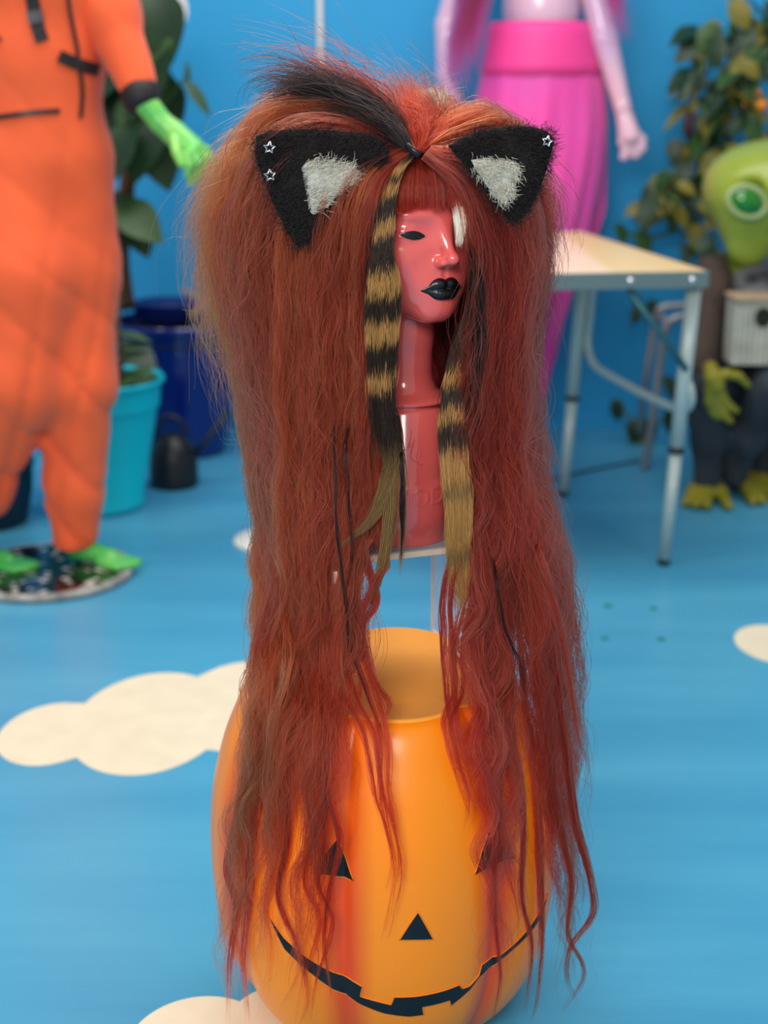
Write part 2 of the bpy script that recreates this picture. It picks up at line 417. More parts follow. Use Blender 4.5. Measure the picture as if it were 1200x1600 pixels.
# ------------------------------------------------------------------ mannequin head
HX, HY = 0.025, 1.765
HYAW = math.radians(33); HS = 1.05
HZ = U(690, 503, HY - 0.06)[2]            # chin level
HR = np.array(Matrix.Rotation(HYAW, 3, 'Z'))
def h2w(P): return (np.asarray(P, float) * HS) @ HR.T + np.array((HX, HY, HZ))
def w2h(P): return ((np.asarray(P, float) - np.array((HX, HY, HZ))) @ HR) / HS
def head_sdf(P):
    Q = P.copy(); Q[..., 0] = np.sqrt(Q[..., 0] ** 2 + 1e-7); X = Q[..., 0]
    d = sd_ell(Q, (0, 0.012, 0.128), (0.069, 0.086, 0.080))
    d = smin(d, sd_ell(Q, (0, -0.020, 0.088), (0.061, 0.060, 0.078)), 0.03)
    d = smin(d, sd_caps(Q, (0.047, 0.0, 0.055), (0.012, -0.056, 0.017), 0.020, 0.015), 0.03)    # jaw
    d = smin(d, sd_ell(Q, (0.028, -0.042, 0.046), (0.023, 0.024, 0.027)), 0.024)                # lower cheek
    d = smin(d, sd_ell(Q, (0, -0.064, 0.0155), (0.017, 0.0155, 0.0145)), 0.018)                  # chin
    d = smin(d, sd_ell(Q, (0.038, -0.049, 0.076), (0.021, 0.021, 0.022)), 0.022)                # cheek
    d = smin(d, sd_ell(Q, (0, -0.060, 0.045), (0.029, 0.0215, 0.026)), 0.02)                     # muzzle
    d = smin(d, sd_ell(Q, (0.024, -0.064, 0.1210), (0.026, 0.0125, 0.0070)), 0.014)              # brow
    d = smax(d, -sd_ell(Q, (0.036, -0.088, 0.1015), (0.021, 0.0115, 0.0115)), 0.014)             # socket
    d = smin(d, sd_ell(Q, (0.0365, -0.0585, 0.1000), (0.0185, 0.0155, 0.0135)), 0.006)           # lid ball
    d = smin(d, sd_caps(Q, (0, -0.0725, 0.112), (0, -0.0950, 0.0745), 0.0060, 0.0062), 0.014)    # nose ridge
    d = smin(d, sd_ell(Q, (0, -0.0965, 0.0735), (0.0072, 0.0082, 0.0068)), 0.006)                # tip
    d = smin(d, sd_ell(Q, (0.0090, -0.0855, 0.0690), (0.0054, 0.0090, 0.0052)), 0.006)           # wing
    d = smax(d, -sd_ell(Q, (0.0048, -0.0895, 0.0625), (0.0026, 0.0042, 0.0028)), 0.003)          # nostril
    d = smax(d, -sd_caps(Q, (0, -0.0845, 0.062), (0, -0.0845, 0.055), 0.0020, 0.0024), 0.004)    # philtrum
    d = smin(d, sd_caps(Q, (0, 0.014, 0.05), (0, 0.0, -0.02), 0.036, 0.0342), 0.02)              # neck
    d = smin(d, sd_caps(Q, (0, 0.0, -0.02), (0, 0.0, -0.115), 0.0342, 0.0345), 0.01)
    return d
m_head = mat('salmon_gloss', srgb(236, 100, 96), 0.2, coat=1.0, var=0.02, scale=20, spec=0.6)
m_headb = mat('salmon_base', srgb(214, 88, 86), 0.3, coat=0.3, var=0.03, scale=30, bump=0.03, bscale=90)
m_lip = mat('black_gloss', srgb(17, 18, 22), 0.32, coat=0.15)
hd = empty('mannequin_head', (HX, HY, BOARD_Z), 'glossy salmon pink mannequin head with black lips wearing the long red wig', 'mannequin head')
V, F = surfnet(head_sdf, (-0.085, -0.112, -0.112), (0.085, 0.108, 0.216), 0.0021)
obj('head', h2w(V), F, m_head, hd)
def head_surf_y(x, z):
    """most forward y of the head skin (head frame) over (x, z)"""
    x = np.atleast_1d(x); z = np.atleast_1d(z); ys = np.linspace(-0.115, 0.02, 271)
    P = np.stack([np.repeat(x[:, None], 271, 1), np.repeat(ys[None], len(x), 0), np.repeat(z[:, None], 271, 1)], -1)
    ins = head_sdf(P) < 0
    return ys[np.argmax(ins, 1)]
# lips: full black lips as one skin
_lx = np.linspace(0, 0.032, 33); _ly = head_surf_y(_lx, np.full(33, 0.0395))
def lip_sdf(P):
    Q = P.copy(); X = np.sqrt(Q[..., 0] ** 2 + 1e-8); Q[..., 0] = X
    Q[..., 1] = Q[..., 1] - np.interp(X, _lx, _ly)
    d = sd_ell(Q, (0.0068, 0.0022, 0.0452), (0.0112, 0.0076, 0.0062))
    d = smin(d, sd_caps(Q, (0.009, 0.002, 0.0440), (0.0275, 0.0014, 0.0388), 0.0056, 0.0016), 0.006)
    lo = sd_ell(Q, (0.0, 0.0018, 0.0335), (0.0150, 0.0086, 0.0070))
    lo = smin(lo, sd_caps(Q, (0.010, 0.0022, 0.0348), (0.0275, 0.0014, 0.0384), 0.0056, 0.0016), 0.007)
    d = smin(d, lo, 0.0012)
    d = smax(d, -sd_caps(Q, (0, -0.0062, 0.0398), (0.027, -0.0032, 0.0386), 0.0011, 0.0008), 0.0012)
    return smax(d, -sd_ell(Q, (0, -0.0058, 0.0534), (0.0026, 0.006, 0.0034)), 0.002)
V, F = surfnet(lip_sdf, (-0.030, -0.094, 0.024), (0.030, -0.058, 0.056), 0.0009)
obj('lips', h2w(V), F, m_lip, hd, label='full glossy black painted lips')
# eyes: black almonds lying on the lid ball, rims and painted lashes
m_eye = mat('eye_black', srgb(20, 22, 28), 0.35)
m_lash = mat('lash_black', srgb(40, 16, 20), 0.7)
for sx in (-1, 1):
    n = 36; ring = []; 
    for k in range(n):
        a = 2 * PI * k / n; cx = math.cos(a); cz = math.sin(a)
        x = 0.0370 + 0.0142 * cx; z = 0.0992 + (0.0054 if cz > 0 else 0.0046) * cz * (1 - 0.28 * cx * cx) + 0.0010 * cx
        ring.append((x, z))
    R = np.array(ring); c = R.mean(0); V = []; F = []
    for s_ in (1.0, 0.7, 0.35, 0.02):
        q = c + (R - c) * s_; y = head_surf_y(q[:, 0], q[:, 1]) - 0.0006
        V += [(sx * q[i, 0], y[i], q[i, 1]) for i in range(n)]
    for j in range(3):
        for k in range(n): F.append((j * n + k, j * n + (k + 1) % n, (j + 1) * n + (k + 1) % n, (j + 1) * n + k))
    if sx > 0: F = [f[::-1] for f in F]
    e = obj('eye', h2w(np.array(V)), F, m_eye, hd)
    q = c + (R - c) * 1.1; y = head_surf_y(q[:, 0], q[:, 1])
    MB().tube(h2w(np.array([(sx * q[i % n, 0], y[i % n] + 0.0004, q[i % n, 1]) for i in range(n + 1)])), 0.0011, 8).build('eyelid_rim', m_head, e)
    lm = MB()
    for k in range(60):
        a = math.radians(random.uniform(12, 168)); s_ = random.uniform(1.25, 1.95)
        x = 0.0370 + 0.0142 * s_ * 0.88 * math.cos(a); z = 0.0992 + 0.0058 * s_ * math.sin(a)
        y = float(head_surf_y(x, z)[0]); l = random.uniform(0.0006, 0.0013)
        lm.tube(h2w(np.array([(sx * x, y - 0.0001, z), (sx * (x + l * math.cos(a)), y - 0.0004, z + l)])), 0.00022, 4)
    lm.build('painted_lashes', m_lash, e)
# nose studs
m_steel = mat('steel', (0.75, 0.76, 0.78, 1), 0.15, metal=1.0)
m_dsteel = mat('dark_steel', (0.12, 0.16, 0.15, 1), 0.3, metal=0.6)
for (x, z) in ((0.0065, 0.0780), (0.0088, 0.0722)):
    y = float(head_surf_y(x, z)[0]); p = h2w(np.array([[x, y, z]]))[0]
    MB().ell(p, (0.0011, 0.0011, 0.0011), 10, 8).build('nose_stud', m_dsteel, hd)
# stepped base below the neck (lathe about the neck axis)
zL = lambda y: U(645, y, HY - 0.06)[2]
z_led, z_fl, z_lo = zL(633), zL(756), zL(832)
nb = HZ - 0.085
prof = [(0.0350, z_led + 0.045), (0.0366, z_led + 0.025), (0.0405, z_led + 0.012), (0.049, z_led + 0.005), (0.0585, z_led + 0.001), (0.0600, z_led - 0.001), (0.0595, z_led - 0.003), (0.054, z_led - 0.005), (0.0535, z_led - 0.009),
        (0.0575, z_led - 0.013), (0.0580, z_fl + 0.003), (0.0600, z_fl), (0.0640, z_fl - 0.004), (0.0645, z_fl - 0.02), (0.0640, z_lo + 0.02), (0.0625, z_lo + 0.002), (0.0610, z_lo), (0.0605, BOARD_Z + 0.003), (0.059, BOARD_Z)]
mb = MB().lathe((HX, HY, 0), prof[::-1], 72)
mb.build('neck_base', m_head, hd, sharp=50)
# raised letters on the flange and a squiggle above
def bent_text(s, cx_ang, z, size, rr, m, parent, name, depth=0.0007):
    c = bpy.data.curves.new('t', 'FONT'); c.body = s; c.size = size; c.extrude = 0.0006; c.bevel_depth = 0.0004; c.bevel_resolution = 1; c.align_x = 'CENTER'
    to = bpy.data.objects.new('t', c); COL.objects.link(to); dg = bpy.context.evaluated_depsgraph_get(); dg.update()
    me = bpy.data.meshes.new_from_object(to.evaluated_get(dg)); bpy.data.objects.remove(to); bpy.data.curves.remove(c)
    V = np.array([v.co for v in me.vertices]); F = [tuple(p.vertices) for p in me.polygons]; bpy.data.meshes.remove(me)
    th = cx_ang + V[:, 0] / rr; r = rr + V[:, 2]
    W = np.stack([HX + r * np.sin(th), HY - r * np.cos(th), z + V[:, 1]], -1)
    return obj(name, W, F, m, parent, smooth=False)
bent_text('E MOD', math.radians(8), zL(790), 0.031, 0.0643, m_head, hd, 'raised_letters')
for pts in ([(628, 668), (630, 690), (634, 705), (640, 690), (643, 672)], [(643, 672), (640, 700), (646, 690), (648, 684)], [(648, 690), (643, 705), (642, 716), (650, 722), (656, 716), (655, 700), (651, 712), (653, 726), (660, 727)]):
    P3 = []
    for (x, y) in catmull(pts, 22):
        p = U(x, y, HY - 0.0575); P3.append((p[0], HY - math.sqrt(max(1e-6, 0.0581 ** 2 - (p[0] - HX) ** 2)), p[2]))
    MB().tube(P3, 0.0006, 6).build('raised_squiggle', m_head, hd)
# ------------------------------------------------------------------ orange jumpsuit alien mannequin
YO = 3.62
def PO(x, y, dy=0.0): return U(x, y, YO + dy)
so = ppm(YO, 0.7)
bc = FL(74, 899)
al = empty('alien_mannequin', (bc[0], bc[1], 0), 'green alien mannequin in an orange jumpsuit on a round black base with painted mirror glints', 'mannequin')
m_or = mat('orange_cloth', srgb(250, 98, 48), 0.75, var=0.06, scale=5, bump=0.10, bscale=30, sheen=0.2)
m_web = mat('black_webbing', srgb(30, 28, 30), 0.6, var=0.1)
m_zip = mat('zipper_black', srgb(46, 38, 38), 0.45)
m_grn = mat('alien_green', srgb(54, 190, 92), 0.3, col2=srgb(176, 224, 96), scale=7, coat=0.3)
legR = chain([PO(112, 250), PO(122, 420), PO(122, 600, -0.02), PO(117, 760), PO(116, 880)], [62 / so, 60 / so, 56 / so, 46 / so, 36 / so])
legL = chain([PO(30, 260, -0.03), PO(38, 430, -0.08), PO(18, 600, -0.10), PO(-36, 760, -0.04), PO(-66, 875)], [70 / so, 76 / so, 72 / so, 52 / so, 38 / so])
tor = chain([PO(70, -170), PO(66, -40), PO(62, 90), PO(68, 240)], [88 / so, 92 / so, 88 / so, 92 / so])
armR = chain([PO(130, -120), PO(172, 20, -0.03), PO(212, 128, -0.08)], [48 / so, 42 / so, 28 / so])
armL = chain([PO(0, -120), PO(-60, 40, 0.0), PO(-70, 160, -0.05)], [48 / so, 42 / so, 28 / so])
HEM = PO(116, 852)[2]
def folds(P, d):
    w1 = wob(P, 3, 5); w2 = wob(P, 4, 6)
    r1 = np.abs(np.sin(P @ np.array((16.0, 4.0, 15.0)) + 1.6 * w1)); r2 = np.abs(np.sin(P @ np.array((20.0, 6.0, -5.0)) + 1.8 * w2))
    low = np.clip((1.0 - P[..., 2]) / 0.5, 0.25, 1)
    d = d + (0.012 * (1 - r1) ** 3 + 0.012 * (1 - r2) ** 3) * low - 0.003 + 0.003 * wob(P, 5, 35)
    return smax(d, HEM - P[..., 2], 0.006)
V, F = caps_mesh(tor + legR + legL, 0.045, 0.011, folds)
obj('jumpsuit', V, F, m_or, al)
for (ch, hand) in ((armR, True), (armL, False)):
    V, F = caps_mesh(ch, 0.03, 0.009, folds); slv = obj('sleeve', V, F, m_or, al)
    a, b_ = ch[-1][0], ch[-1][1]; d = (b_ - a) / np.linalg.norm(b_ - a)
    MB().tube([b_ + d * 0.012, b_ + d * 0.03, b_ + d * 0.055, b_ + d * 0.068], [27 / so, 29 / so, 27 / so, 21 / so], 24).build('knit_cuff', m_web, al)
def on_front(px, py, lift=0.012, Y0=None):
    """front skin of the jumpsuit under a pixel"""
    a = np.array((0, 0, CAM_H)); dd = U(px, py, 1.0) - a; T = np.linspace(YO - 0.35, YO + 0.2, 500); P = a + dd * T[:, None]
    d = None
    for A, B, ra, rb in tor + legR + legL:
        e = sd_caps(P, A, B, ra, rb); d = e if d is None else smin(d, e, 0.045)
    d = folds(P, d); k = int(np.argmax(d < lift)); return P[k] if (d < lift).any() else P[250]
def strip(name, pts, wpx, m, lift=0.008, th=0.006, n=14):
    C = catmull(pts, n); V = []; F = []
    for i, (x, y) in enumerate(C):
        t = C[min(i + 1, n - 1)] - C[max(i - 1, 0)]; t = t / np.linalg.norm(t); nn = np.array((-t[1], t[0])) * wpx / 2
        for sgn in (-1, 1):
            p = on_front(x + sgn * nn[0], y + sgn * nn[1], lift); V.append(p); V.append(p + np.array((0, th, 0)))
    for i in range(n - 1):
        a = i * 4; b_ = a + 4
        F += [(a, a + 2, b_ + 2, b_), (a + 1, b_ + 1, b_ + 3, a + 3), (a, b_, b_ + 1, a + 1), (a + 2, a + 3, b_ + 3, b_ + 2)]
    F += [(0, 1, 3, 2), (4 * n - 4, 4 * n - 2, 4 * n - 1, 4 * n - 3)]
    return obj(name, V, F, m, al, smooth=False)
strip('shoulder_strap', [(42, -60), (50, 0), (58, 40), (66, 64)], 21, m_web)
strip('strap_buckle', [(52, 16), (57, 36)], 24, mat('buckle_plastic', srgb(62, 62, 66), 0.4), 0.013)
strip('waist_strap', [(92, 87), (122, 100), (154, 110)], 19, m_web)
strip('front_zipper', [(104, -50), (108, 10), (121, 75), (122, 95), (129, 140), (126, 184)], 5.5, m_zip, 0.006)
strip('pocket_zipper', [(-30, 186), (10, 181), (50, 176), (93, 173)], 8, m_zip, 0.007)
strip('pocket_zipper', [(-60, 60), (-30, 62), (0, 60)], 7, m_zip, 0.007)
# green hand reaching right
hp = lambda x, y, dy=0.0: U(x, y, YO - 0.10 + dy)
caps = chain([hp(218, 148), hp(250, 190), hp(272, 208)], [19 / so, 17 / so, 18 / so]) + [(hp(272, 208), hp(300, 236, -0.01), 19 / so, 21 / so)]
for (pts, r) in (([(302, 222, 0), (322, 234, 0.01), (331, 254, 0.01), (324, 272, 0.0)], 7), ([(304, 230, -0.02), (321, 246, -0.02), (322, 266, -0.02), (309, 281, -0.02)], 7.2),
                 ([(300, 236, -0.045), (310, 254, -0.05), (308, 272, -0.045), (298, 286, -0.04)], 7.2), ([(292, 240, -0.065), (297, 258, -0.07), (293, 274, -0.065)], 6.5), ([(272, 218, -0.03), (276, 238, -0.06), (284, 256, -0.07)], 7.5)):
    caps += chain([hp(*p) for p in pts], [r / so, r / so, r * 0.9 / so, r * 0.75 / so][:len(pts)])
V, F = caps_mesh(caps, 0.004, 0.0036); obj('hand', V, F, m_grn, al)
hl = lambda x, y, dy=0.0: U(x, y, YO - 0.06 + dy)
caps = chain([hl(-72, 170), hl(-78, 205), hl(-82, 240)], [17 / so, 17 / so, 19 / so])
for k in range(4): caps += chain([hl(-96 + 9 * k, 245), hl(-97 + 9 * k, 268), hl(-93 + 8 * k, 286)], [7 / so, 7 / so, 6 / so])
caps += chain([hl(-66, 225), hl(-56, 246), hl(-58, 262)], [8 / so, 7 / so, 6 / so])
V, F = caps_mesh(caps, 0.008, 0.005); obj('hand', V, F, m_grn, al)
# feet
def foot(cx, cy, ang, name='foot'):
    c = FL(cx, cy, 0.02); d = np.array((math.cos(ang), math.sin(ang), 0)); s_ = np.array((-d[1], d[0], 0))
    z0 = 0.03
    hgt = np.array((0, 0, 1.0))
    heel = c + hgt * 0.042; ank = c + hgt * 0.13 + d * 0.008
    caps = [(heel, ank, 0.032, 0.030), (heel - hgt * 0.004, c + d * 0.10 + hgt * 0.027, 0.031, 0.022)]
    for k, l in enumerate((0.165, 0.168, 0.160, 0.150, 0.138)):
        o_ = s_ * (0.030 - 0.0155 * k)
        caps += [(c + d * 0.085 + o_ * 0.8 + hgt * 0.018, c + d * l + o_ + hgt * 0.010, 0.015, 0.0105 if k else 0.0125)]
    V, F = caps_mesh(caps, 0.012, 0.0055); V[:, 2] = np.maximum(V[:, 2], 0.0235); return obj(name, V, F, m_grn, al)
m_grn = mat('alien_green_foot', srgb(40, 172, 80), 0.3, col2=srgb(110, 206, 96), scale=9, coat=0.3)
foot(124, 878, math.radians(-22)); foot(-38, 884, math.radians(-18))
# round base: black plate, mirror-tile reflections painted in as white flecks, white rim
m_base = mat('base_glints', srgb(16, 16, 18), 0.18, coat=0.5)
nt = m_base.node_tree; bs = nt.nodes['Principled BSDF']; tc = nt.nodes.new('ShaderNodeTexCoord')
n1 = nt.nodes.new('ShaderNodeTexNoise'); n1.inputs['Scale'].default_value = 11; n1.inputs['Distortion'].default_value = 2.2; nt.links.new(tc.outputs['Object'], n1.inputs['Vector'])
vo = nt.nodes.new('ShaderNodeTexVoronoi'); vo.inputs['Scale'].default_value = 20; nt.links.new(tc.outputs['Object'], vo.inputs['Vector'])
r1 = nt.nodes.new('ShaderNodeValToRGB'); r1.color_ramp.elements[0].position = 0.58; r1.color_ramp.elements[1].position = 0.62; nt.links.new(n1.outputs['Fac'], r1.inputs[0])
r2 = nt.nodes.new('ShaderNodeValToRGB'); r2.color_ramp.elements[0].position = 0.16; r2.color_ramp.elements[0].color = (1, 1, 1, 1); r2.color_ramp.elements[1].position = 0.2; r2.color_ramp.elements[1].color = (0, 0, 0, 1); nt.links.new(vo.outputs['Distance'], r2.inputs[0])
mm = nt.nodes.new('ShaderNodeMath'); mm.operation = 'MAXIMUM'; nt.links.new(r1.outputs[0], mm.inputs[0]); nt.links.new(r2.outputs[0], mm.inputs[1])
mx = nt.nodes.new('ShaderNodeMix'); mx.data_type = 'RGBA'; mx.inputs['A'].default_value = srgb(18, 17, 20); mx.inputs['B'].default_value = srgb(214, 210, 204)
nt.links.new(mm.outputs[0], mx.inputs['Factor']); nt.links.new(mx.outputs['Result'], bs.inputs['Base Color'])
BR = 0.218
MB().lathe((bc[0], bc[1], 0), [(BR - 0.006, 0.001), (BR - 0.006, 0.0225), (0.001, 0.0225)], 72).build('base_plate', m_base, al, smooth=False)
mb = MB(); ring = [(bc[0] + BR * math.cos(a), bc[1] + BR * math.sin(a), 0.012) for a in np.linspace(0, 2 * PI, 73)]
mb.tube(ring, 0.0115, 10, cap=False).build('base_rim', mat('rim_white', srgb(190, 186, 180), 0.35, col2=srgb(120, 116, 112), scale=25), al)

# ------------------------------------------------------------------ pots on the left
m_soil = mat('soil', srgb(52, 40, 28), 0.95, col2=srgb(46, 66, 26), scale=18, bump=0.6, bscale=50)
def pot(name, c, prof, m, label, soil_z, inner, lip=None, cat='plant pot'):
    e = empty(name, (c[0], c[1], 0), label, cat)
    P = [(prof[0][0] * 0.5, prof[0][1])] + list(prof) + inner
    MB().lathe((c[0], c[1], 0), P, 64).build('body', m, e, sharp=40)
    MB().lathe((c[0], c[1], 0), [(inner[0][0] * 0.985, soil_z - 0.02), (inner[0][0] * 0.985, soil_z), (0.4 * inner[0][0], soil_z + 0.012), (0.002, soil_z + 0.015)], 40).build('soil', m_soil, e)
    return e
m_teal = mat('teal_plastic', srgb(0, 204, 222), 0.4, var=0.03)
TY = 4.25; tcx = U(150, 700, TY)[0]; tz = U(150, 592, TY)[2]; ts = ppm(TY, 0.3)
rt = 110 / ts
pot('teal_pot', (tcx, TY), [(0.125, 0.0), (0.135, 0.004), (0.142, 0.02), (0.138, 0.03), (rt * 0.90, tz - 0.085), (rt * 0.93, tz - 0.08), (rt * 0.955, tz - 0.02), (rt, tz - 0.012), (rt * 1.015, tz), (rt, tz + 0.006)], m_teal,
    'turquoise plastic plant pot behind the orange trouser leg', tz - 0.035, [(rt * 0.955, tz - 0.002), (rt * 0.94, tz - 0.05)])
m_blue = mat('cobalt_glaze', srgb(10, 34, 118), 0.22, var=0.15, scale=3, coat=0.4)
BY = 4.98; bcx = U(286, 600, BY)[0]; bz = U(286, 498, BY)[2]; bsx = ppm(BY, 0.4)
rb = 106 / bsx
pot('glazed_pot', (bcx, BY), [(0.13, 0.0), (0.14, 0.005), (rb * 0.74, 0.12), (rb * 0.9, 0.32), (rb * 0.95, bz - 0.05), (rb * 0.97, bz - 0.03), (rb * 1.03, bz - 0.022), (rb * 1.04, bz - 0.004), (rb * 1.02, bz + 0.002)], m_blue,
    'large cobalt blue glazed pot behind the black watering can', bz - 0.05, [(rb * 0.96, bz), (rb * 0.93, bz - 0.06)])
B2 = (U(330, 470, 5.06)[0] + 0.0, 5.02)
# second blue glazed bowl standing in the big pot's mouth
bw = (U(262, 470, 5.04)[0], 5.03, bz - 0.036)
e = empty('glazed_bowl', bw, 'small dark blue glazed bowl sitting inside the mouth of the big blue pot', 'bowl')
MB().lathe(bw, [(0.05, 0.0), (0.075, 0.004), (0.115, 0.05), (0.125, 0.085), (0.128, 0.09), (0.122, 0.092), (0.11, 0.06), (0.02, 0.03)], 40).build('body', m_blue, e)
o = MB().tube([U(300, 496, 4.93), U(318, 470, 4.98), U(284, 452, 5.0)], [0.011, 0.012, 0.009], 8).build('driftwood_stick', mat('pale_wood', srgb(196, 160, 140), 0.7, var=0.1)); tag(o, 'pale bent stick lying in the big blue pot', 'stick')
# navy planter far left between the alien's legs
NY = 4.08; nc = (U(-30, 760, NY)[0], NY)
pot('navy_planter', nc, [(0.10, 0), (0.13, 0.005), (0.150, 0.10), (0.155, 0.17), (0.160, 0.175), (0.160, 0.19)], mat('navy_plastic', srgb(14, 34, 58), 0.4),
    'low dark navy planter behind the alien\'s left leg', 0.165, [(0.15, 0.19), (0.145, 0.15)])
# black watering can
WY = 4.5; wc = (U(272, 740, WY)[0], WY); ws = ppm(WY, 0.1)
m_bl = mat('black_plastic', srgb(26, 28, 31), 0.4, var=0.08)
e = empty('watering_can', (wc[0], wc[1], 0), 'rounded black watering can in front of the blue glazed pot', 'watering can')
r_ = 38 / ws
MB().lathe((wc[0], wc[1], 0), [(r_ * 0.9, 0.0), (r_ * 0.98, 0.005), (r_, 0.03), (r_ * 0.99, 0.075), (r_ * 0.92, 0.115), (r_ * 0.76, 0.145), (r_ * 0.5, 0.163), (r_ * 0.42, 0.172), (0.002, 0.174)], 40).build('body', m_bl, e)
hz = lambda x, y, dy=0.0: U(x, y, WY + dy)
MB().tube(catmull([hz(246, 690), hz(248, 664), hz(262, 651), hz(280, 656), hz(294, 678)], 20), 0.0075, 10).build('handle', m_bl, e)
MB().tube([hz(302, 712), hz(322, 690), hz(350, 650)], [0.012, 0.010, 0.008], 10).build('spout', m_bl, e)
p0, p1 = hz(350, 650), hz(356, 643)
MB().tube([p0, p1], [0.008, 0.016], 12).build('sprinkler_rose', m_bl, e)

# ------------------------------------------------------------------ leaves and plants
def leaf_mesh(name, L, W, m, heart=0.0, droop=0.25, fold=0.18, n=7):
    V = []; F = []
    for i in range(n + 1):
        t = i / n
        wv = W / 2 * (math.sin(PI * min(1, t * 0.93 + 0.07)) ** 0.8) * (1.25 - 0.5 * t)
        if heart and i == 0: wv = W * 0.28
        x = L * t - (L * 0.0); z = -droop * L * t * t
        back = -heart * L * 0.18 if i == 0 else 0
        V += [(x, 0, z), (x + back, wv, z + fold * wv), (x + back, -wv, z + fold * wv)]
    for i in range(n):
        a = 3 * i; b_ = a + 3
        F += [(a, b_, b_ + 1, a + 1), (a, a + 2, b_ + 2, b_)]
    k = len(V); V += [(x, y, z - 0.0012) for x, y, z in V]; F += [tuple(j + k for j in f[::-1]) for f in F]
    me = bpy.data.meshes.new(name); me.from_pydata(V, [], F); me.update(); me.materials.append(m); me.polygons.foreach_set('use_smooth', [True] * len(me.polygons))
    return me
def put_leaf(me, parent, pos, dirv, roll=0.0, s=1.0):
    """leaf base at pos (world), its tip along dirv"""
    o = bpy.data.objects.new('leaf', me); COL.objects.link(o); o.parent = parent
    d = Vector(dirv).normalized(); up = Vector((0, -0.55, 0.85)); y = up.cross(d).normalized(); z = d.cross(y)
    R = Matrix((d, y, z)).transposed() @ Matrix.Rotation(roll, 3, 'X')
    o.matrix_local = Matrix.Translation(Vector(np.array(pos) - rootloc(parent))) @ R.to_4x4() @ Matrix.Scale(s, 4)
    return o
m_lf1 = mat('leaf_dark', srgb(16, 44, 24), 0.4, col2=srgb(30, 66, 32), scale=9)
m_lf2 = mat('leaf_olive', srgb(132, 112, 26), 0.45, col2=srgb(82, 100, 34), scale=12)
m_lf3 = mat('leaf_mid', srgb(34, 72, 32), 0.45, col2=srgb(58, 92, 38), scale=10)
m_lf4 = mat('leaf_dry', srgb(186, 104, 50), 0.7, var=0.15)
m_lf5 = mat('leaf_grey', srgb(48, 74, 52), 0.5, col2=srgb(26, 48, 30), scale=10)
m_stem = mat('stem_brown', srgb(86, 66, 42), 0.8, var=0.2, scale=20, bump=0.4)
m_gstem = mat('stem_green', srgb(84, 108, 52), 0.5, var=0.1)
lf_big = leaf_mesh('leaf_big', 0.20, 0.15, m_lf1, 0.8); lf_bigm = leaf_mesh('leaf_bigm', 0.20, 0.14, m_lf3, 0.8); lf_nar = leaf_mesh('leaf_nar', 0.14, 0.04, m_lf3, 0, 0.2)
lf_dry = leaf_mesh('leaf_dry', 0.12, 0.035, m_lf4, 0, 0.2)
LY = 4.75
pl = empty('climbing_plant', (U(188, 470, 4.9)[0], 4.9, bz - 0.03), 'tall plant with big dark heart leaves behind the orange mannequin', 'plant')
MB().tube(catmull([U(196, 480, 4.9), U(188, 400, 4.85), U(196, 320, LY), U(205, 230, LY), U(215, 120, LY), U(222, 0, LY), U(225, -120, LY)], 40), [0.034 - 0.0006 * i for i in range(40)], 10).build('trunk', m_stem, pl)
big = [(205, -20, 60, 1.0, 0), (245, -10, 80, 1.1, .3), (225, 25, 150, 1.0, -.2), (185, 30, 100, .9, .2), (240, 40, 95, 1.1, .1), (215, 60, 60, 1.0, -.3), (250, 70, 110, 1.0, .2), (190, 85, 130, 1.0, 0), (232, 95, 90, 1.1, .2),
       (210, 120, 120, 1.1, -.2), (250, 125, 70, .9, .3), (188, 150, 105, 1.1, 0), (180, 165, 95, 1.2, .2), (225, 180, 100, 1.1, -.1), (240, 205, 75, 1.0, .2), (200, 205, 120, 1.0, .1), (215, 140, 85, 1.1, 0), (190, -10, 110, 1.0, .2), (235, 150, 60, .9, -.3), (200, 60, 95, 1.1, .2),
       (188, 320, 35, 0.95, 0.3), (200, 330, 60, 0.85, 0), (178, 300, 120, .8, .2), (192, 545, 30, .8, 0)]
for i, (x, y, ang, s_, ro) in enumerate(big):
    a = math.radians(ang); p = U(x, y, LY + random.uniform(-0.16, 0.10))
    put_leaf(lf_big if i % 4 else lf_bigm, pl, p, (math.cos(a), -0.45, -math.sin(a)), ro, s_ * 0.95)
MB().tube(catmull([U(232, 190, LY), U(262, 160, LY - 0.05), U(275, 138, LY - 0.08), U(290, 122, LY - 0.1)], 12), 0.005, 6).build('leaf_stalk', m_gstem, pl)
p = U(290, 126, LY - 0.1); put_leaf(lf_nar, pl, p, (0.62, -0.2, -0.75), 0.2, 0.95); put_leaf(lf_nar, pl, U(294, 128, LY - 0.1), (0.0, -0.1, 1), 0.2, 0.45)
put_leaf(lf_dry, pl, U(210, 232, LY - 0.1), (-0.45, -0.2, -0.9), 0.3, 1.0); put_leaf(lf_dry, pl, U(200, 270, LY - 0.1), (-0.35, -0.2, -0.7), -0.3, 0.6)
# low foliage growing in the turquoise pot
tp = empty('pot_foliage', (tcx, TY, tz - 0.03), 'low dark green leaves growing in the turquoise pot', 'plant')
MB().tube(catmull([(tcx + 0.06, TY, tz - 0.04), U(190, 560, TY), U(182, 500, TY + 0.05), U(186, 470, TY + 0.1)], 12), 0.010, 8).build('stem', m_stem, tp)
for k in range(26):
    a = random.uniform(0, 2 * PI); r = random.uniform(0.02, rt * 0.7)
    put_leaf(lf_nar if k % 3 else lf_bigm, tp, (tcx + r * math.cos(a), TY + r * math.sin(a), tz - 0.03), (math.cos(a) * 0.8, math.sin(a) * 0.8, random.uniform(0.2, 0.6)), 0, random.uniform(0.4, 0.7))
for k in range(3): put_leaf(lf_nar, tp, U(188, 560 - 20 * k, TY), (0.8, -0.2, 0.3 - 0.2 * k), 0, 0.7)
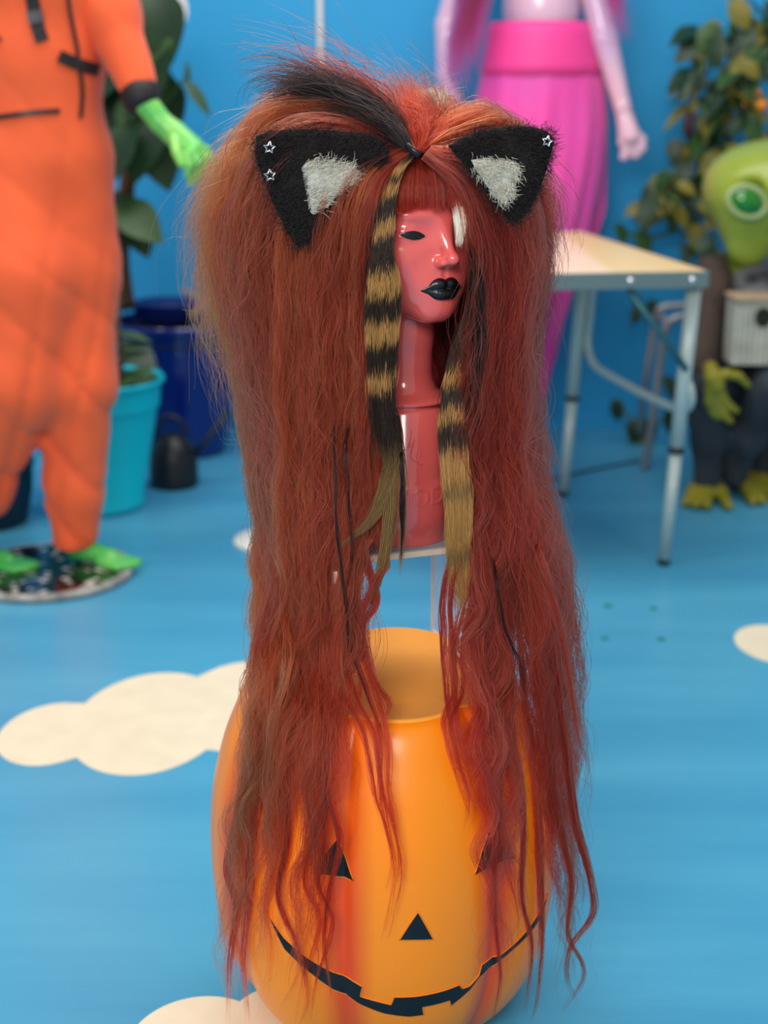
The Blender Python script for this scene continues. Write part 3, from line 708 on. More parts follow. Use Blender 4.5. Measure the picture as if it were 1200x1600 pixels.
# leaf peeping at far left
lp = empty('corner_plant', (U(-20, 640, 4.1)[0], 4.15, 0.17), 'dark green plant growing in the navy planter behind the jumpsuit', 'plant')
for k in range(8): put_leaf(lf_big, lp, (nc[0] + random.uniform(-.05, .05), nc[1], 0.17), (random.uniform(-0.5, 0.5), random.uniform(-.4, .2), 0.9), 0, random.uniform(0.8, 1.3))
put_leaf(lf_big, lp, U(-14, 585, 4.0), (0.8, -0.2, 0.2), 0, 0.5)
# right hand vines
lv = [leaf_mesh('vine_leaf', 0.11, 0.075, m_, 0.6, 0.35) for m_ in (m_lf1, m_lf2, m_lf3, m_lf5, m_lf2)]
lw = [leaf_mesh('vine_leaf_narrow', 0.13, 0.036, m_, 0, 0.3) for m_ in (m_lf1, m_lf2)]
VY = 5.1
vine = empty('wall_vine', (U(1150, 660, 5.2)[0], 5.2, 0), 'leafy vine with olive and dark green leaves climbing the wall behind the small alien', 'plant')
for pts in ([(1180, 660), (1150, 520), (1120, 400), (1110, 300), (1130, 180), (1140, 80), (1150, -60)], [(1190, 640), (1185, 420), (1170, 260), (1180, 120), (1165, 20), (1130, -40)],
            [(1120, 400), (1060, 360), (1020, 320), (990, 330)], [(1110, 300), (1070, 260), (1090, 200), (1110, 130)], [(1125, 200), (1080, 150), (1050, 160)], [(1180, 620), (1100, 640), (1010, 660), (965, 640)], [(1060, 360), (1010, 372), (970, 362)]):
    MB().tube(catmull([U(x, y, VY + 0.08 + random.uniform(-.03, .05)) for x, y in pts], 24), 0.006, 6).build('vine_stem', m_gstem, vine)
cl = [(1150, 40, 30, 14), (1175, 60, 30, 12), (1120, 45, 22, 6), (1100, 70, 20, 5), (1160, 110, 35, 12), (1090, 120, 22, 5), (1130, 140, 34, 12), (1170, 170, 30, 14), (1120, 200, 30, 12), (1090, 165, 18, 5), (1140, 240, 36, 14), (1080, 235, 26, 8),
      (1060, 290, 24, 9), (1075, 330, 28, 9), (1020, 300, 18, 5), (1000, 320, 20, 4), (1190, 210, 30, 10), (1190, 20, 30, 8), (1110, 270, 26, 9), (1085, 375, 26, 7), (1120, 395, 20, 5), (1160, 420, 20, 5), (1040, 300, 22, 7), (1175, 90, 26, 10), (1110, 160, 26, 8)]
for (cx, cy, sp_, n_) in cl:
    for k in range(n_):
        x = cx + random.gauss(0, sp_ * 0.55); y = cy + random.gauss(0, sp_ * 0.55)
        a = math.radians(random.uniform(20, 160)); me = random.choice(lv) if random.random() < 0.82 else random.choice(lw)
        put_leaf(me, vine, U(x, y, VY + random.uniform(-0.16, 0.10)), (math.cos(a), -0.35 + random.uniform(-.3, .2), -math.sin(a) * 0.9), random.uniform(-.6, .6), random.uniform(0.55, 1.0))
for (x, y, ang, k_, s_) in ((1090, 45, 165, 0, 1.0), (1098, 58, 205 - 60, 0, 1.1), (1085, 112, 160, 0, 1.0), (1072, 122, 150, 1, .8), (1030, 280, 110, 1, 1.1), (1045, 270, 140, 2, 1.0), (965, 352, 60, 2, 0.7), (998, 362, 60, 2, 0.85), (1000, 385, 40, 2, .7),
                        (962, 625, 80, 0, 0.7), (985, 660, 60, 0, 0.9), (1000, 675, 110, 2, 0.8), (1012, 655, 80, 0, .8), (1040, 590, 60, 0, .8), (1045, 640, 80, 0, .8), (1020, 470, 100, 0, .7), (990, 462, 60, 2, .6), (1000, 480, 120, 0, .6)):
    a = math.radians(ang); put_leaf(lv[k_], vine, U(x, y, VY), (math.cos(a), -0.4, -math.sin(a)), random.uniform(-.4, .4), s_)
m_pod = mat('pod_purple', srgb(48, 14, 34), 0.4, var=0.1)
for (x, y) in ((1077, 196), (1100, 196)):
    p = U(x, y, VY - 0.12); s_ = ppm(VY, 1.1)
    MB().ell(p, (8.5 / s_, 8 / s_, 22 / s_), 14, 10).build('purple_pod', m_pod, vine)
m_orf = mat('orange_fruit', srgb(226, 130, 24), 0.4)
for (x, y, r) in ((1190, 165, 9), (1185, 145, 5), (1163, 163, 4)):
    p = U(x, y, VY - 0.14); s_ = ppm(VY, 1.1); MB().ell(p, (r / s_,) * 3, 12, 8).build('orange_berry', m_orf, vine)

# ------------------------------------------------------------------ pink mannequin at the wall
YM = 5.04; sm = ppm(YM, 1.0)
def PM(x, y, dy=0.0): return U(x, y, YM + dy)
fm = empty('pink_mannequin', (PM(800, 700)[0], YM, 0), 'iridescent lilac mannequin in a bright pink skirt against the blue wall', 'mannequin')
m_lil = mat('lilac_skin', srgb(186, 172, 232), 0.22, col2=srgb(240, 192, 200), scale=2.2, coat=0.6)
m_pink = mat('pink_mesh_cloth', srgb(242, 62, 156), 0.5, col2=srgb(226, 84, 186), scale=2.6, bump=0.1, bscale=20, sheen=0.2)
m_pinkw = mat('pink_waistband', srgb(246, 68, 156), 0.5, var=0.03)
caps = chain([PM(846, -230), PM(846, -120), PM(845, 20), PM(843, 60)], [62 / sm, 62 / sm, 54 / sm, 50 / sm])
V, F = caps_mesh(caps, 0.04, 0.012); obj('torso', V, F, m_lil, fm)
rows = [(38, 843, 74, 0.86), (60, 844, 78, .86), (100, 845, 88, .8), (150, 845, 98, .72), (220, 838, 104, .72), (300, 826, 104, .72), (380, 812, 100, .72), (460, 795, 92, .72), (540, 780, 82, .72), (632, 765, 74, .72)]
def skirt(rows_, name, m, amp, seed, n=96, parent=None):
    V = []; F = []
    for j, (y, cx, hw, fl) in enumerate(rows_):
        c = PM(cx, y); r = hw / sm
        for k in range(n):
            a = 2 * PI * k / n; ff = amp * max(0, (j - 2)) / 7
            q = 1 + ff * (math.sin(9 * a + seed + 0.15 * j) * 0.6 + math.sin(17 * a + 2 * seed) * 0.4)
            V.append((c[0] + r * q * math.sin(a), c[1] - r * fl * q * math.cos(a), c[2]))
    for j in range(len(rows_) - 1):
        for k in range(n): F.append((j * n + k, (j + 1) * n + k, (j + 1) * n + (k + 1) % n, j * n + (k + 1) % n))
    o_ = obj(name, V, F, m, parent or fm); so_ = o_.modifiers.new('s', 'SOLIDIFY'); so_.thickness = 0.003; return o_
sk = skirt(catmull(rows, 24).tolist(), 'skirt', m_pink, 0.09, 0.7)
skirt(catmull([(36, 843, 76, .88), (62, 844, 81, .88), (118, 845, 92.4, .80)], 6).tolist(), 'waistband', m_pinkw, 0, 0)
# gathered side drape of the skirt with a stepped hem
V = []; F = []; n = 26
for j, (y, x0, x1) in enumerate([(150, 918, 946), (220, 922, 948), (300, 915, 946), (330, 912, 944), (352, 905, 937), (420, 880, 912), (470, 855, 886), (560, 838, 868), (610, 815, 848)]):
    for k in range(n):
        t = k / (n - 1); x = x0 + (x1 - x0) * t; V.append(PM(x, y, -0.03 + 0.10 * t + 0.018 * math.sin(t * 15 + 0.3 * j)))
for j in range(8):
    for k in range(n - 1): F.append((j * n + k, (j + 1) * n + k, (j + 1) * n + k + 1, j * n + k + 1))
o = obj('skirt_drape', V, F, m_pink, fm); o.modifiers.new('s', 'SOLIDIFY').thickness = 0.003
for cx in (735, 790):
    V, F = caps_mesh(chain([PM(cx + 10, 600), PM(cx, 660), PM(cx - 5, 712)], [20 / sm, 17 / sm, 13 / sm]), 0.02, 0.01); V[:, 2] = np.maximum(V[:, 2], 0.005)
    obj('leg', V, F, m_lil, fm)
caps = chain([PM(905, -130, 0.02), PM(924, -30), PM(944, 60, -0.03), PM(972, 165, -0.06), PM(976, 185, -0.06)], [26 / sm, 24 / sm, 21 / sm, 13 / sm, 13 / sm]) + [(PM(978, 190, -0.06), PM(984, 212, -0.07), 14 / sm, 16 / sm)]
for pts in ([(990, 205), (1003, 218), (1003, 232), (994, 244)], [(984, 212), (995, 228), (991, 243)], [(980, 214), (986, 232), (978, 246)], [(976, 212), (979, 230), (972, 246)], [(972, 200), (972, 222), (976, 236)]):
    caps += chain([PM(x, y, -0.07) for x, y in pts], [6.5 / sm] * (len(pts) - 1) + [5 / sm])
V, F = caps_mesh(caps, 0.008, 0.0065); obj('arm', V, F, m_lil, fm)
caps = chain([PM(770, -130, 0.02), PM(725, -40), PM(698, 40), PM(694, 120, -0.03), PM(698, 135, -0.03)], [26 / sm, 24 / sm, 18 / sm, 12 / sm, 12 / sm]) + [(PM(700, 138, -0.03), PM(708, 160, -0.03), 13 / sm, 14 / sm)]
for k in range(4): caps += chain([PM(703 + 5 * k, 160, -0.03), PM(706 + 5 * k, 180, -0.04), PM(704 + 5 * k, 195, -0.04)], [6 / sm, 6 / sm, 5 / sm])
V, F = caps_mesh(caps, 0.008, 0.0075); obj('arm', V, F, m_lil, fm)
cb = PM(770, 718); MB().lathe((cb[0], YM, 0), [(0.17, 0), (0.172, 0.004), (0.168, 0.008), (0.002, 0.009)], 48).build('base_plate', m_white, fm)

# ------------------------------------------------------------------ white round-based stand behind the wig
wp = FL(430, 846); e = empty('white_stand', (wp[0], wp[1], 0), 'white round-based pole stand half hidden behind the wig', 'stand')
MB().lathe((wp[0], wp[1], 0), [(0.118, 0), (0.12, 0.005), (0.112, 0.012), (0.04, 0.018), (0.018, 0.022)], 48).build('base', m_white, e)
MB().tube([(wp[0], wp[1], 0.02), (wp[0], wp[1], 0.42)], 0.014, 16).build('pole', m_white, e)
MB().lathe((wp[0], wp[1], 0.42), [(0.02, 0), (0.04, 0.004), (0.04, 0.012), (0.002, 0.014)], 32).build('top_plate', m_white, e)

# ------------------------------------------------------------------ folding table
m_alu = mat('aluminium', srgb(184, 200, 196), 0.35, metal=0.15, var=0.03)
m_frame = mat('table_frame', srgb(120, 142, 142), 0.38, metal=0.5)
m_collar = mat('collar_black', srgb(18, 19, 20), 0.5)
m_brace = mat('brace_steel', srgb(58, 112, 122), 0.4, metal=0.4)
TZ = 0.80; ta = math.radians(8.0)
fr = np.array((U(1105, 418, 3.6)[0], 3.60)); ux = np.array((-math.cos(ta), -math.sin(ta))); uy = np.array((-math.sin(ta), math.cos(ta)))
TD = 1.16; TWD = 0.78
m_top = bpy.data.materials.new('table_top_print'); m_top.use_nodes = True; nt = m_top.node_tree; b = nt.nodes['Principled BSDF']; b.inputs['Roughness'].default_value = 0.3
tc = nt.nodes.new('ShaderNodeTexCoord'); sx_ = nt.nodes.new('ShaderNodeSeparateXYZ'); nt.links.new(tc.outputs['Generated'], sx_.inputs[0])
rp = nt.nodes.new('ShaderNodeValToRGB'); nt.links.new(sx_.outputs['X'], rp.inputs[0]); cr = rp.color_ramp; cr.interpolation = 'EASE'
cr.elements[0].position = 0.0; cr.elements[0].color = srgb(255, 206, 180); cr.elements[1].position = 1.0; cr.elements[1].color = srgb(246, 210, 146)
for ps, c_ in ((0.5, srgb(255, 208, 182)), (0.54, srgb(255, 230, 196)), (0.72, srgb(255, 230, 190)), (0.76, srgb(246, 216, 148)), (0.86, srgb(252, 216, 154))):
    el = cr.elements.new(ps); el.color = c_
nt.links.new(rp.outputs[0], b.inputs['Base Color'])
def tp_(a, b_, z): q = fr + ux * a + uy * b_; return np.array((q[0], q[1], z))
tb = empty('folding_table', tp_(TWD / 2, TD / 2, 0), 'folding table with pale peach top and tubular aluminium legs', 'table')
RT = Matrix.Rotation(ta, 3, 'Z')
MB().box(tp_(TWD / 2, TD / 2, TZ - 0.006), (TWD - 0.006, TD - 0.006, 0.012), RT, 0.003).build('tabletop', m_top, tb, smooth=False)
for (a0, b0, sx, sy) in ((TWD / 2, 0, TWD, 0.016), (TWD / 2, TD, TWD, 0.016), (0, TD / 2, 0.016, TD), (TWD, TD / 2, 0.016, TD)):
    fb = MB().box(tp_(a0, b0, TZ - 0.023), (sx, sy, 0.042), RT, 0.003).build('frame_rail', m_frame, tb, smooth=False)
    if b0 == 0:
        for a_ in (0.04, 0.20, 0.57, 0.74):
            MB().ell(tp_(a_, -0.010, TZ - 0.023), (0.009, 0.005, 0.009), 14, 8).build('rivet', m_steel, fb)
def leg(a, b_, foot_px, zbot=0.0):
    f = FL(*foot_px); top = tp_(a, b_, TZ - 0.03); f = np.array((f[0], f[1], 0.0))
    mid = top + (f - top) * 0.58
    l = MB().tube([top, mid], 0.0195, 16).build('leg', m_alu, tb)
    MB().tube([mid + (top - f) * 0.008, mid - (top - f) * 0.012], 0.0215, 16).build('collar', m_collar, l)
    MB().tube([mid, f + np.array((0, 0, 0.016))], 0.0165, 16).build('extension', m_alu, l)
    MB().lathe((f[0], f[1], 0), [(0.015, 0.0), (0.0165, 0.003), (0.0165, 0.018), (0.012, 0.022)], 16).build('rubber_foot', m_collar, l)
    return top, f
t1, f1 = leg(0.012, 0.05, (1037, 882)); t2, f2 = leg(0.105, 0.74, (880, 774))
t3, f3 = leg(TWD - 0.05, 0.06, (780, 905)); t4, f4 = leg(TWD - 0.05, 0.74, (655, 792))
for (ta_, fa, tb_, fb_) in ((t1, f1, t2, f2), (t3, f3, t4, f4)):
    A = lambda s_: ta_ + (fa - ta_) * s_
    B = lambda s_: tb_ + (fb_ - tb_) * s_
    off = np.array((0.032, 0, 0)) * -1
    P = [B(0.02) + off * -1, B(0.25) - off * 1, B(0.36) - off, B(0.42) * 0.93 + A(0.44) * 0.07 - off, B(0.44) * 0.8 + A(0.46) * 0.2 - off, B(0.45) * 0.3 + A(0.47) * 0.7 - off, A(0.455) * 0.93 + B(0.45) * 0.07 - off, A(0.40) - off * 0.8, A(0.34) - off * 0.3]
    MB().tube(catmull(P, 40), 0.0115, 12).build('cross_bar', m_alu, tb)
    q = ta_ + (fa - ta_) * 0.30
    top = np.array(ta_) + np.array((*(ux * 0.19), 0.0)) if ta_ is t1 else np.array(ta_) - np.array((*(ux * 0.19), 0.0))
    MB().tube([top + np.array((0, -0.02, 0.0)), q + np.array((0, -0.02, 0))], 0.009, 8, flat=(1, 0.5)).build('folding_brace', m_brace, tb)
# bent tube stool frame behind the table
SY = 4.66
e = empty('tube_stool', (U(1030, 735, SY)[0], SY, 0), 'bare bent-tube metal stool frame between the table legs and the small alien', 'stool')
m_tube = mat('grey_tube', srgb(148, 150, 152), 0.4, metal=0.4, var=0.04); 
pt = lambda x, y, dy=0.0: U(x, y, SY + dy)
b0 = FL(1007, 734); b1 = FL(1098, 726)
MB().tube(catmull([(b0[0], b0[1], 0.0), pt(1022, 640), pt(1034, 545), pt(1042, 510), pt(1056, 497), pt(1080, 496), pt(1100, 500), pt(1106, 520), pt(1100, 640), (b1[0], b1[1], 0.0)], 60), 0.014, 12).build('front_loop', m_tube, e)
pb = lambda x, y: U(x, y, SY + 0.30)
c0 = FL(998, 690); c1 = FL(1086, 690)
MB().tube(catmull([(c0[0], c0[1], 0.0), pb(1008, 600), pb(1021, 520), pb(1026, 490), pb(1036, 480), pb(1060, 478), pb(1090, 478), pb(1098, 500), pb(1094, 600), (c1[0], c1[1], 0)], 60), 0.013, 12).build('rear_loop', m_tube, e)
MB().tube([pt(1044, 508), pb(1028, 487)], 0.012, 10).build('seat_rail', m_tube, e)
MB().tube([pt(1104, 505), pb(1096, 487)], 0.012, 10).build('seat_rail', m_tube, e)
# cable on the floor
cc = catmull([FL(760, 772), FL(800, 766), FL(840, 757), FL(872, 748), FL(930, 735), FL(1000, 722)], 30); cc[:, 2] = 0.005
o = MB().tube(cc, 0.004, 6).build('floor_cable', m_collar); tag(o, 'thin dark cable lying on the floor behind the table legs', 'cable')

# ------------------------------------------------------------------ small seated alien
YA = 4.42; sa = ppm(YA, 0.7)
def PA(x, y, dy=0.0): return U(x, y, YA + dy)
sx0 = PA(1185, 700, 0.15)
ga = empty('seated_alien', (sx0[0], YA, 0), 'small green alien with big glossy eyes and tattered dark clothes sitting at the right', 'alien figure')
m_ag = mat('alien_skin', srgb(122, 142, 30), 0.35, col2=srgb(158, 176, 62), scale=4, coat=0.3)
m_ag2 = mat('alien_hand_skin', srgb(150, 140, 32), 0.5, col2=srgb(104, 116, 34), scale=10)
m_jk = mat('jacket_brown', srgb(38, 32, 32), 0.85, col2=srgb(84, 66, 56), scale=5, bump=0.4, bscale=25)
m_jn = mat('dark_jeans', srgb(52, 62, 72), 0.85, col2=srgb(34, 40, 48), scale=7, bump=0.3, bscale=30)
m_sh = mat('ragged_shirt', srgb(160, 162, 166), 0.85, col2=srgb(52, 54, 58), scale=11, bump=0.5, bscale=18)
hc = PA(1196, 300); R3 = lambda x, y, z: np.array((x, y, z)) / sa
def al_head(P):
    d = sd_ell(P, PA(1196, 296), R3(96, 100, 74))
    d = smin(d, sd_ell(P, PA(1180, 345, -0.03), R3(52, 52, 58)), 0.05)
    d = smin(d, sd_caps(P, PA(1170, 370, -0.03), PA(1166, 388, -0.04), 34 / sa, 26 / sa), 0.04)
    for ex in (1164, 1256): d = smax(d, -sd_ell(P, PA(ex, 314, -0.175), R3(36, 20, 30)), 0.03)
    d = smin(d, sd_caps(P, PA(1206, 290, -0.20), PA(1210, 345, -0.15), 8 / sa, 10 / sa), 0.03)
    return smin(d, sd_caps(P, PA(1160, 385, 0.02), PA(1158, 430, 0.05), 24 / sa, 28 / sa), 0.03)
V, F = surfnet(al_head, PA(1080, 450) - 0.25, PA(1320, 200) + 0.25, 0.0075); obj('head', V, F, m_ag, ga)
m_eyeg = mat('eye_green', srgb(2, 140, 14), 0.06, col2=srgb(6, 100, 12), scale=6, coat=1.0)
m_eyer = mat('eye_rim', srgb(158, 178, 120), 0.4)
Re = Matrix.Rotation(math.radians(22), 3, 'Y')
for ex, dz in ((1166, -0.175), (1254, -0.175)):
    c = PA(ex, 315, dz); ee = MB().ell(c, R3(27, 16, 19), 28, 16, Re).build('eye', m_eyeg, ga, label='glossy bright green eye')
    ring = [c + np.array(Re @ Vector((29 / sa * math.cos(a), -0.012, 21 / sa * math.sin(a)))) for a in np.linspace(0, 2 * PI, 41)]
    MB().tube(ring, 4.5 / sa, 10, cap=False).build('eye_rim', m_eyer, ee)
def crumple(P, d): return d + 0.010 * wob(P, 11, 22) + 0.006 * wob(P, 12, 48)
V, F = caps_mesh(chain([PA(1170, 432, 0.04), PA(1176, 500, 0.04), PA(1180, 585, 0.04)], [40 / sa, 46 / sa, 44 / sa]), 0.03, 0.011, crumple); obj('shirt', V, F, m_sh, ga)
for (pts, rr) in (([(1116, 428, 0.0), (1104, 500, -0.03), (1098, 560, -0.10), (1108, 588, -0.14)], [30, 26, 21, 17]), ([(1250, 428, 0.0), (1270, 500, -0.03), (1262, 575, -0.12)], [30, 26, 18])):
    V, F = caps_mesh(chain([PA(*p) for p in pts], [r / sa for r in rr]), 0.03, 0.010, crumple); obj('jacket_sleeve', V, F, m_jk, ga)
V, F = caps_mesh(chain([PA(1126, 420, 0.05), PA(1130, 500, 0.05), PA(1128, 590, 0.05)], [26 / sa, 30 / sa, 30 / sa]), 0.03, 0.010, crumple); obj('jacket', V, F, m_jk, ga)
V, F = caps_mesh(chain([PA(1150, 590, 0.03), PA(1106, 606, -0.12), PA(1108, 690, -0.10), PA(1104, 752, -0.10)], [36 / sa, 32 / sa, 26 / sa, 22 / sa]) + chain([PA(1190, 592, 0.03), PA(1206, 606, -0.16), PA(1170, 690, -0.10), PA(1146, 742, -0.06)], [36 / sa, 32 / sa, 24 / sa, 21 / sa]), 0.03, 0.010, crumple)
obj('trousers', V, F, m_jn, ga)
# long hand hanging over the knee
hp = lambda x, y, dy=-0.22: U(x, y, YA + dy)
caps = chain([hp(1110, 575, -.18), hp(1114, 590)], [11 / sa, 13 / sa]) + [(hp(1114, 590), hp(1118, 602), 14 / sa, 14 / sa)]
for pts in ([(1118, 588), (1136, 584), (1154, 588), (1169, 602)], [(1122, 600), (1128, 620), (1140, 636), (1151, 642)], [(1116, 604), (1120, 630), (1130, 648), (1142, 658)], [(1110, 602), (1108, 628), (1114, 644), (1120, 652)]):
    caps += chain([hp(x, y) for x, y in pts], [8.5 / sa, 7.5 / sa, 6.8 / sa, 5 / sa])
V, F = caps_mesh(caps, 0.005, 0.0048); obj('hand', V, F, m_ag2, ga)
def afoot(heel, toes, name='foot'):
    h = FL(*heel); h[2] = 0.035; caps = [(h, h + np.array((0, 0.0, 0.06)), 0.036, 0.034)]
    for t in toes:
        q = FL(*t); q[2] = 0.016; m_ = h * 0.35 + q * 0.65; m_[2] = 0.034; caps += [(h, m_, 0.036, 0.022), (m_, q, 0.021, 0.014)]
    V, F = caps_mesh(caps, 0.010, 0.0065); V[:, 2] = np.maximum(V[:, 2], 0.001); return obj(name, V, F, m_ag2, ga)
afoot((1104, 764), [(1070, 794), (1086, 797), (1104, 799), (1138, 799)]); afoot((1146, 752), [(1176, 792), (1192, 790), (1206, 782), (1216, 772)])
# seat crate
m_cr = mat('crate_black', srgb(28, 33, 38), 0.6, var=0.15)
cp_ = U(1215, 690, YA + 0.12); e = empty('seat_crate', (cp_[0], YA + 0.17, 0), 'dark crate the small alien sits on', 'crate')
zc = U(1200, 628, YA + 0.05)[2]
MB().box((cp_[0], YA + 0.19, zc / 2), (0.34, 0.30, zc - 0.002), None, 0.01).build('body', m_cr, e, smooth=False)
for k in range(5): MB().box((cp_[0] - 0.13 + 0.065 * k, YA + 0.036, zc / 2), (0.04, 0.012, zc * 0.86), None, 0.004).build('slat', m_cr, e, smooth=False)
# pale slatted box with a round hole on its lap
bx0 = PA(1150, 470, -0.20); bx1 = PA(1250, 572, -0.20); m_bx = mat('weathered_white', srgb(196, 196, 182), 0.8, col2=srgb(160, 160, 146), scale=14, bump=0.3)
e = empty('slatted_box', ((bx0[0] + bx1[0]) / 2, YA - 0.12, bx1[2]), 'weathered off-white slatted box with a round dark hole on the small alien\'s lap', 'box')
wx = bx1[0] - bx0[0]; hz_ = bx0[2] - bx1[2]; cx_ = (bx0[0] + bx1[0]) / 2; cz_ = (bx0[2] + bx1[2]) / 2
MB().box((cx_, YA - 0.135, cz_), (wx, 0.11, hz_), None, 0.004).build('body', m_bx, e, smooth=False)
for k in range(12): MB().box((bx0[0] + wx * (k + 0.5) / 12, YA - 0.194, cz_ - 0.006), (wx / 12 * 0.8, 0.008, hz_ * 0.92), None, 0.003).build('slat', m_bx, e, smooth=False)
MB().box((cx_, YA - 0.14, bx0[2] + 0.006), (wx + 0.012, 0.135, 0.014), None, 0.004).build('lid', mat('tan_wood', srgb(176, 152, 124), 0.7, var=0.1), e, smooth=False)
hc_ = PA(1193, 496, -0.20)
MB().lathe((0, 0, 0), [(13 / sa, 0), (13 / sa, 0.003), (0.001, 0.0035)], 24)
V = [(hc_[0] + 13 / sa * math.cos(a), YA - 0.2005, hc_[2] + 15 / sa * math.sin(a)) for a in np.linspace(0, 2 * PI, 25)[:-1]]; V += [(x, y + 0.006, z) for x, y, z in V]
F = [tuple(range(23, -1, -1))] + [(k, (k + 1) % 24, 24 + (k + 1) % 24, 24 + k) for k in range(24)]
obj('round_hole', V, F, mat('hole_dark', srgb(26, 30, 18), 0.8), e, smooth=False)
#NEXT2
# ------------------------------------------------------------------ the wig
m_hair = bpy.data.materials.new('hair_fibre'); m_hair.use_nodes = True; nt = m_hair.node_tree; nt.nodes.remove(nt.nodes['Principled BSDF'])
ph = nt.nodes.new('ShaderNodeBsdfHairPrincipled'); ph.parametrization = 'COLOR'; at = nt.nodes.new('ShaderNodeAttribute'); at.attribute_name = 'tint'
nt.links.new(at.outputs['Color'], ph.inputs['Color']); ph.inputs['IOR'].default_value = 1.38; ph.inputs['Roughness'].default_value = 0.34; ph.inputs['Radial Roughness'].default_value = 0.55; ph.inputs['Random Roughness'].default_value = 0.3
nt.links.new(ph.outputs[0], nt.nodes['Material Output'].inputs[0])
m_pale = bpy.data.materials.new('pale_hair_fibre'); m_pale.use_nodes = True; nt = m_pale.node_tree; bs = nt.nodes['Principled BSDF']; at = nt.nodes.new('ShaderNodeAttribute'); at.attribute_name = 'tint'
nt.links.new(at.outputs['Color'], bs.inputs['Base Color']); bs.inputs['Roughness'].default_value = 0.45; bs.inputs['Specular IOR Level'].default_value = 0.35
wig = empty('wig', (HX, HY, HZ + 0.02), 'very long wavy red wig with black furry cat ears and blond striped locks', 'wig')
WL = np.array((HX, HY, HZ + 0.02))
class Strands:
    def __init__(s): s.P = []; s.C = []; s.R = []
    def add(s, P, C, R): s.P.append(P); s.C.append(C); s.R.append(R)
    def build(s, name, parent, label=None, kind='stuff', m=None, L=None):
        n = sum(p.shape[0] for p in s.P); sizes = [p.shape[1] for p in s.P for _ in range(p.shape[0])]
        cu = bpy.data.hair_curves.new(name); cu.add_curves(sizes)
        pos = np.concatenate([(p - (WL if L is None else L)).reshape(-1, 3) for p in s.P]).astype(np.float32); cu.position_data.foreach_set('vector', pos.ravel())
        ra = cu.attributes.get('radius') or cu.attributes.new('radius', 'FLOAT', 'POINT'); ra.data.foreach_set('value', np.concatenate([r.ravel() for r in s.R]).astype(np.float32))
        col = np.concatenate([c.reshape(-1, 3) for c in s.C]); col = np.concatenate([col, np.ones((len(col), 1))], 1).astype(np.float32)
        ca = cu.attributes.new('tint', 'FLOAT_COLOR', 'POINT'); ca.data.foreach_set('color', col.ravel())
        cu.materials.append(m or m_hair); o = bpy.data.objects.new(name, cu); COL.objects.link(o); o.parent = parent
        if label: o['label'] = label
        if kind: o['kind'] = kind
        return o
def pk_push(P, margin=0.006):
    """keep hair outside the pumpkin (and off its flat top's edge) by moving it towards the viewer's side"""
    r = np.interp(np.clip(P[..., 2], 0, PK_TOP), PROF[:, 0], PROF[:, 1]) + margin
    r = r * np.clip(1 - (P[..., 2] - PK_TOP - 0.01) / 0.12, 0, 1)
    dx = P[..., 0] - PKC[0]; s2 = r * r - dx * dx
    return np.where(s2 > 0, PKC[1] - np.sqrt(np.maximum(s2, 0)), 9.0)
def fit_depth(G, margin=0.006, slope=0.0009):
    """G (n,3) px,py,Y: bring Y forward where the pumpkin is in the way, at a gentle slope"""
    G = G.copy(); arc = np.concatenate([[0], np.cumsum(np.hypot(np.diff(G[:, 0]), np.diff(G[:, 1])))]); D = np.abs(arc[:, None] - arc[None]) * slope
    for _ in range(3):
        lim = pk_push(UA(G), margin); Y = np.minimum(G[:, 2], (lim[None] + D).min(1))
        k = 3; Yp = np.pad(Y, k, mode='edge'); G[:, 2] = np.minimum(np.array([Yp[i:i + 2 * k + 1].mean() for i in range(len(Y))]), Y + 0.002)
    return G
H = lambda r, g, b: np.array(srgb(r, g, b)[:3])
RED = H(180, 44, 25); ORG = H(230, 76, 38); BUR = H(138, 30, 25); DRK = H(14, 8, 8); GOLD = H(176, 130, 72); OLV = H(132, 102, 60); WHT = H(248, 240, 222)
NP = 64
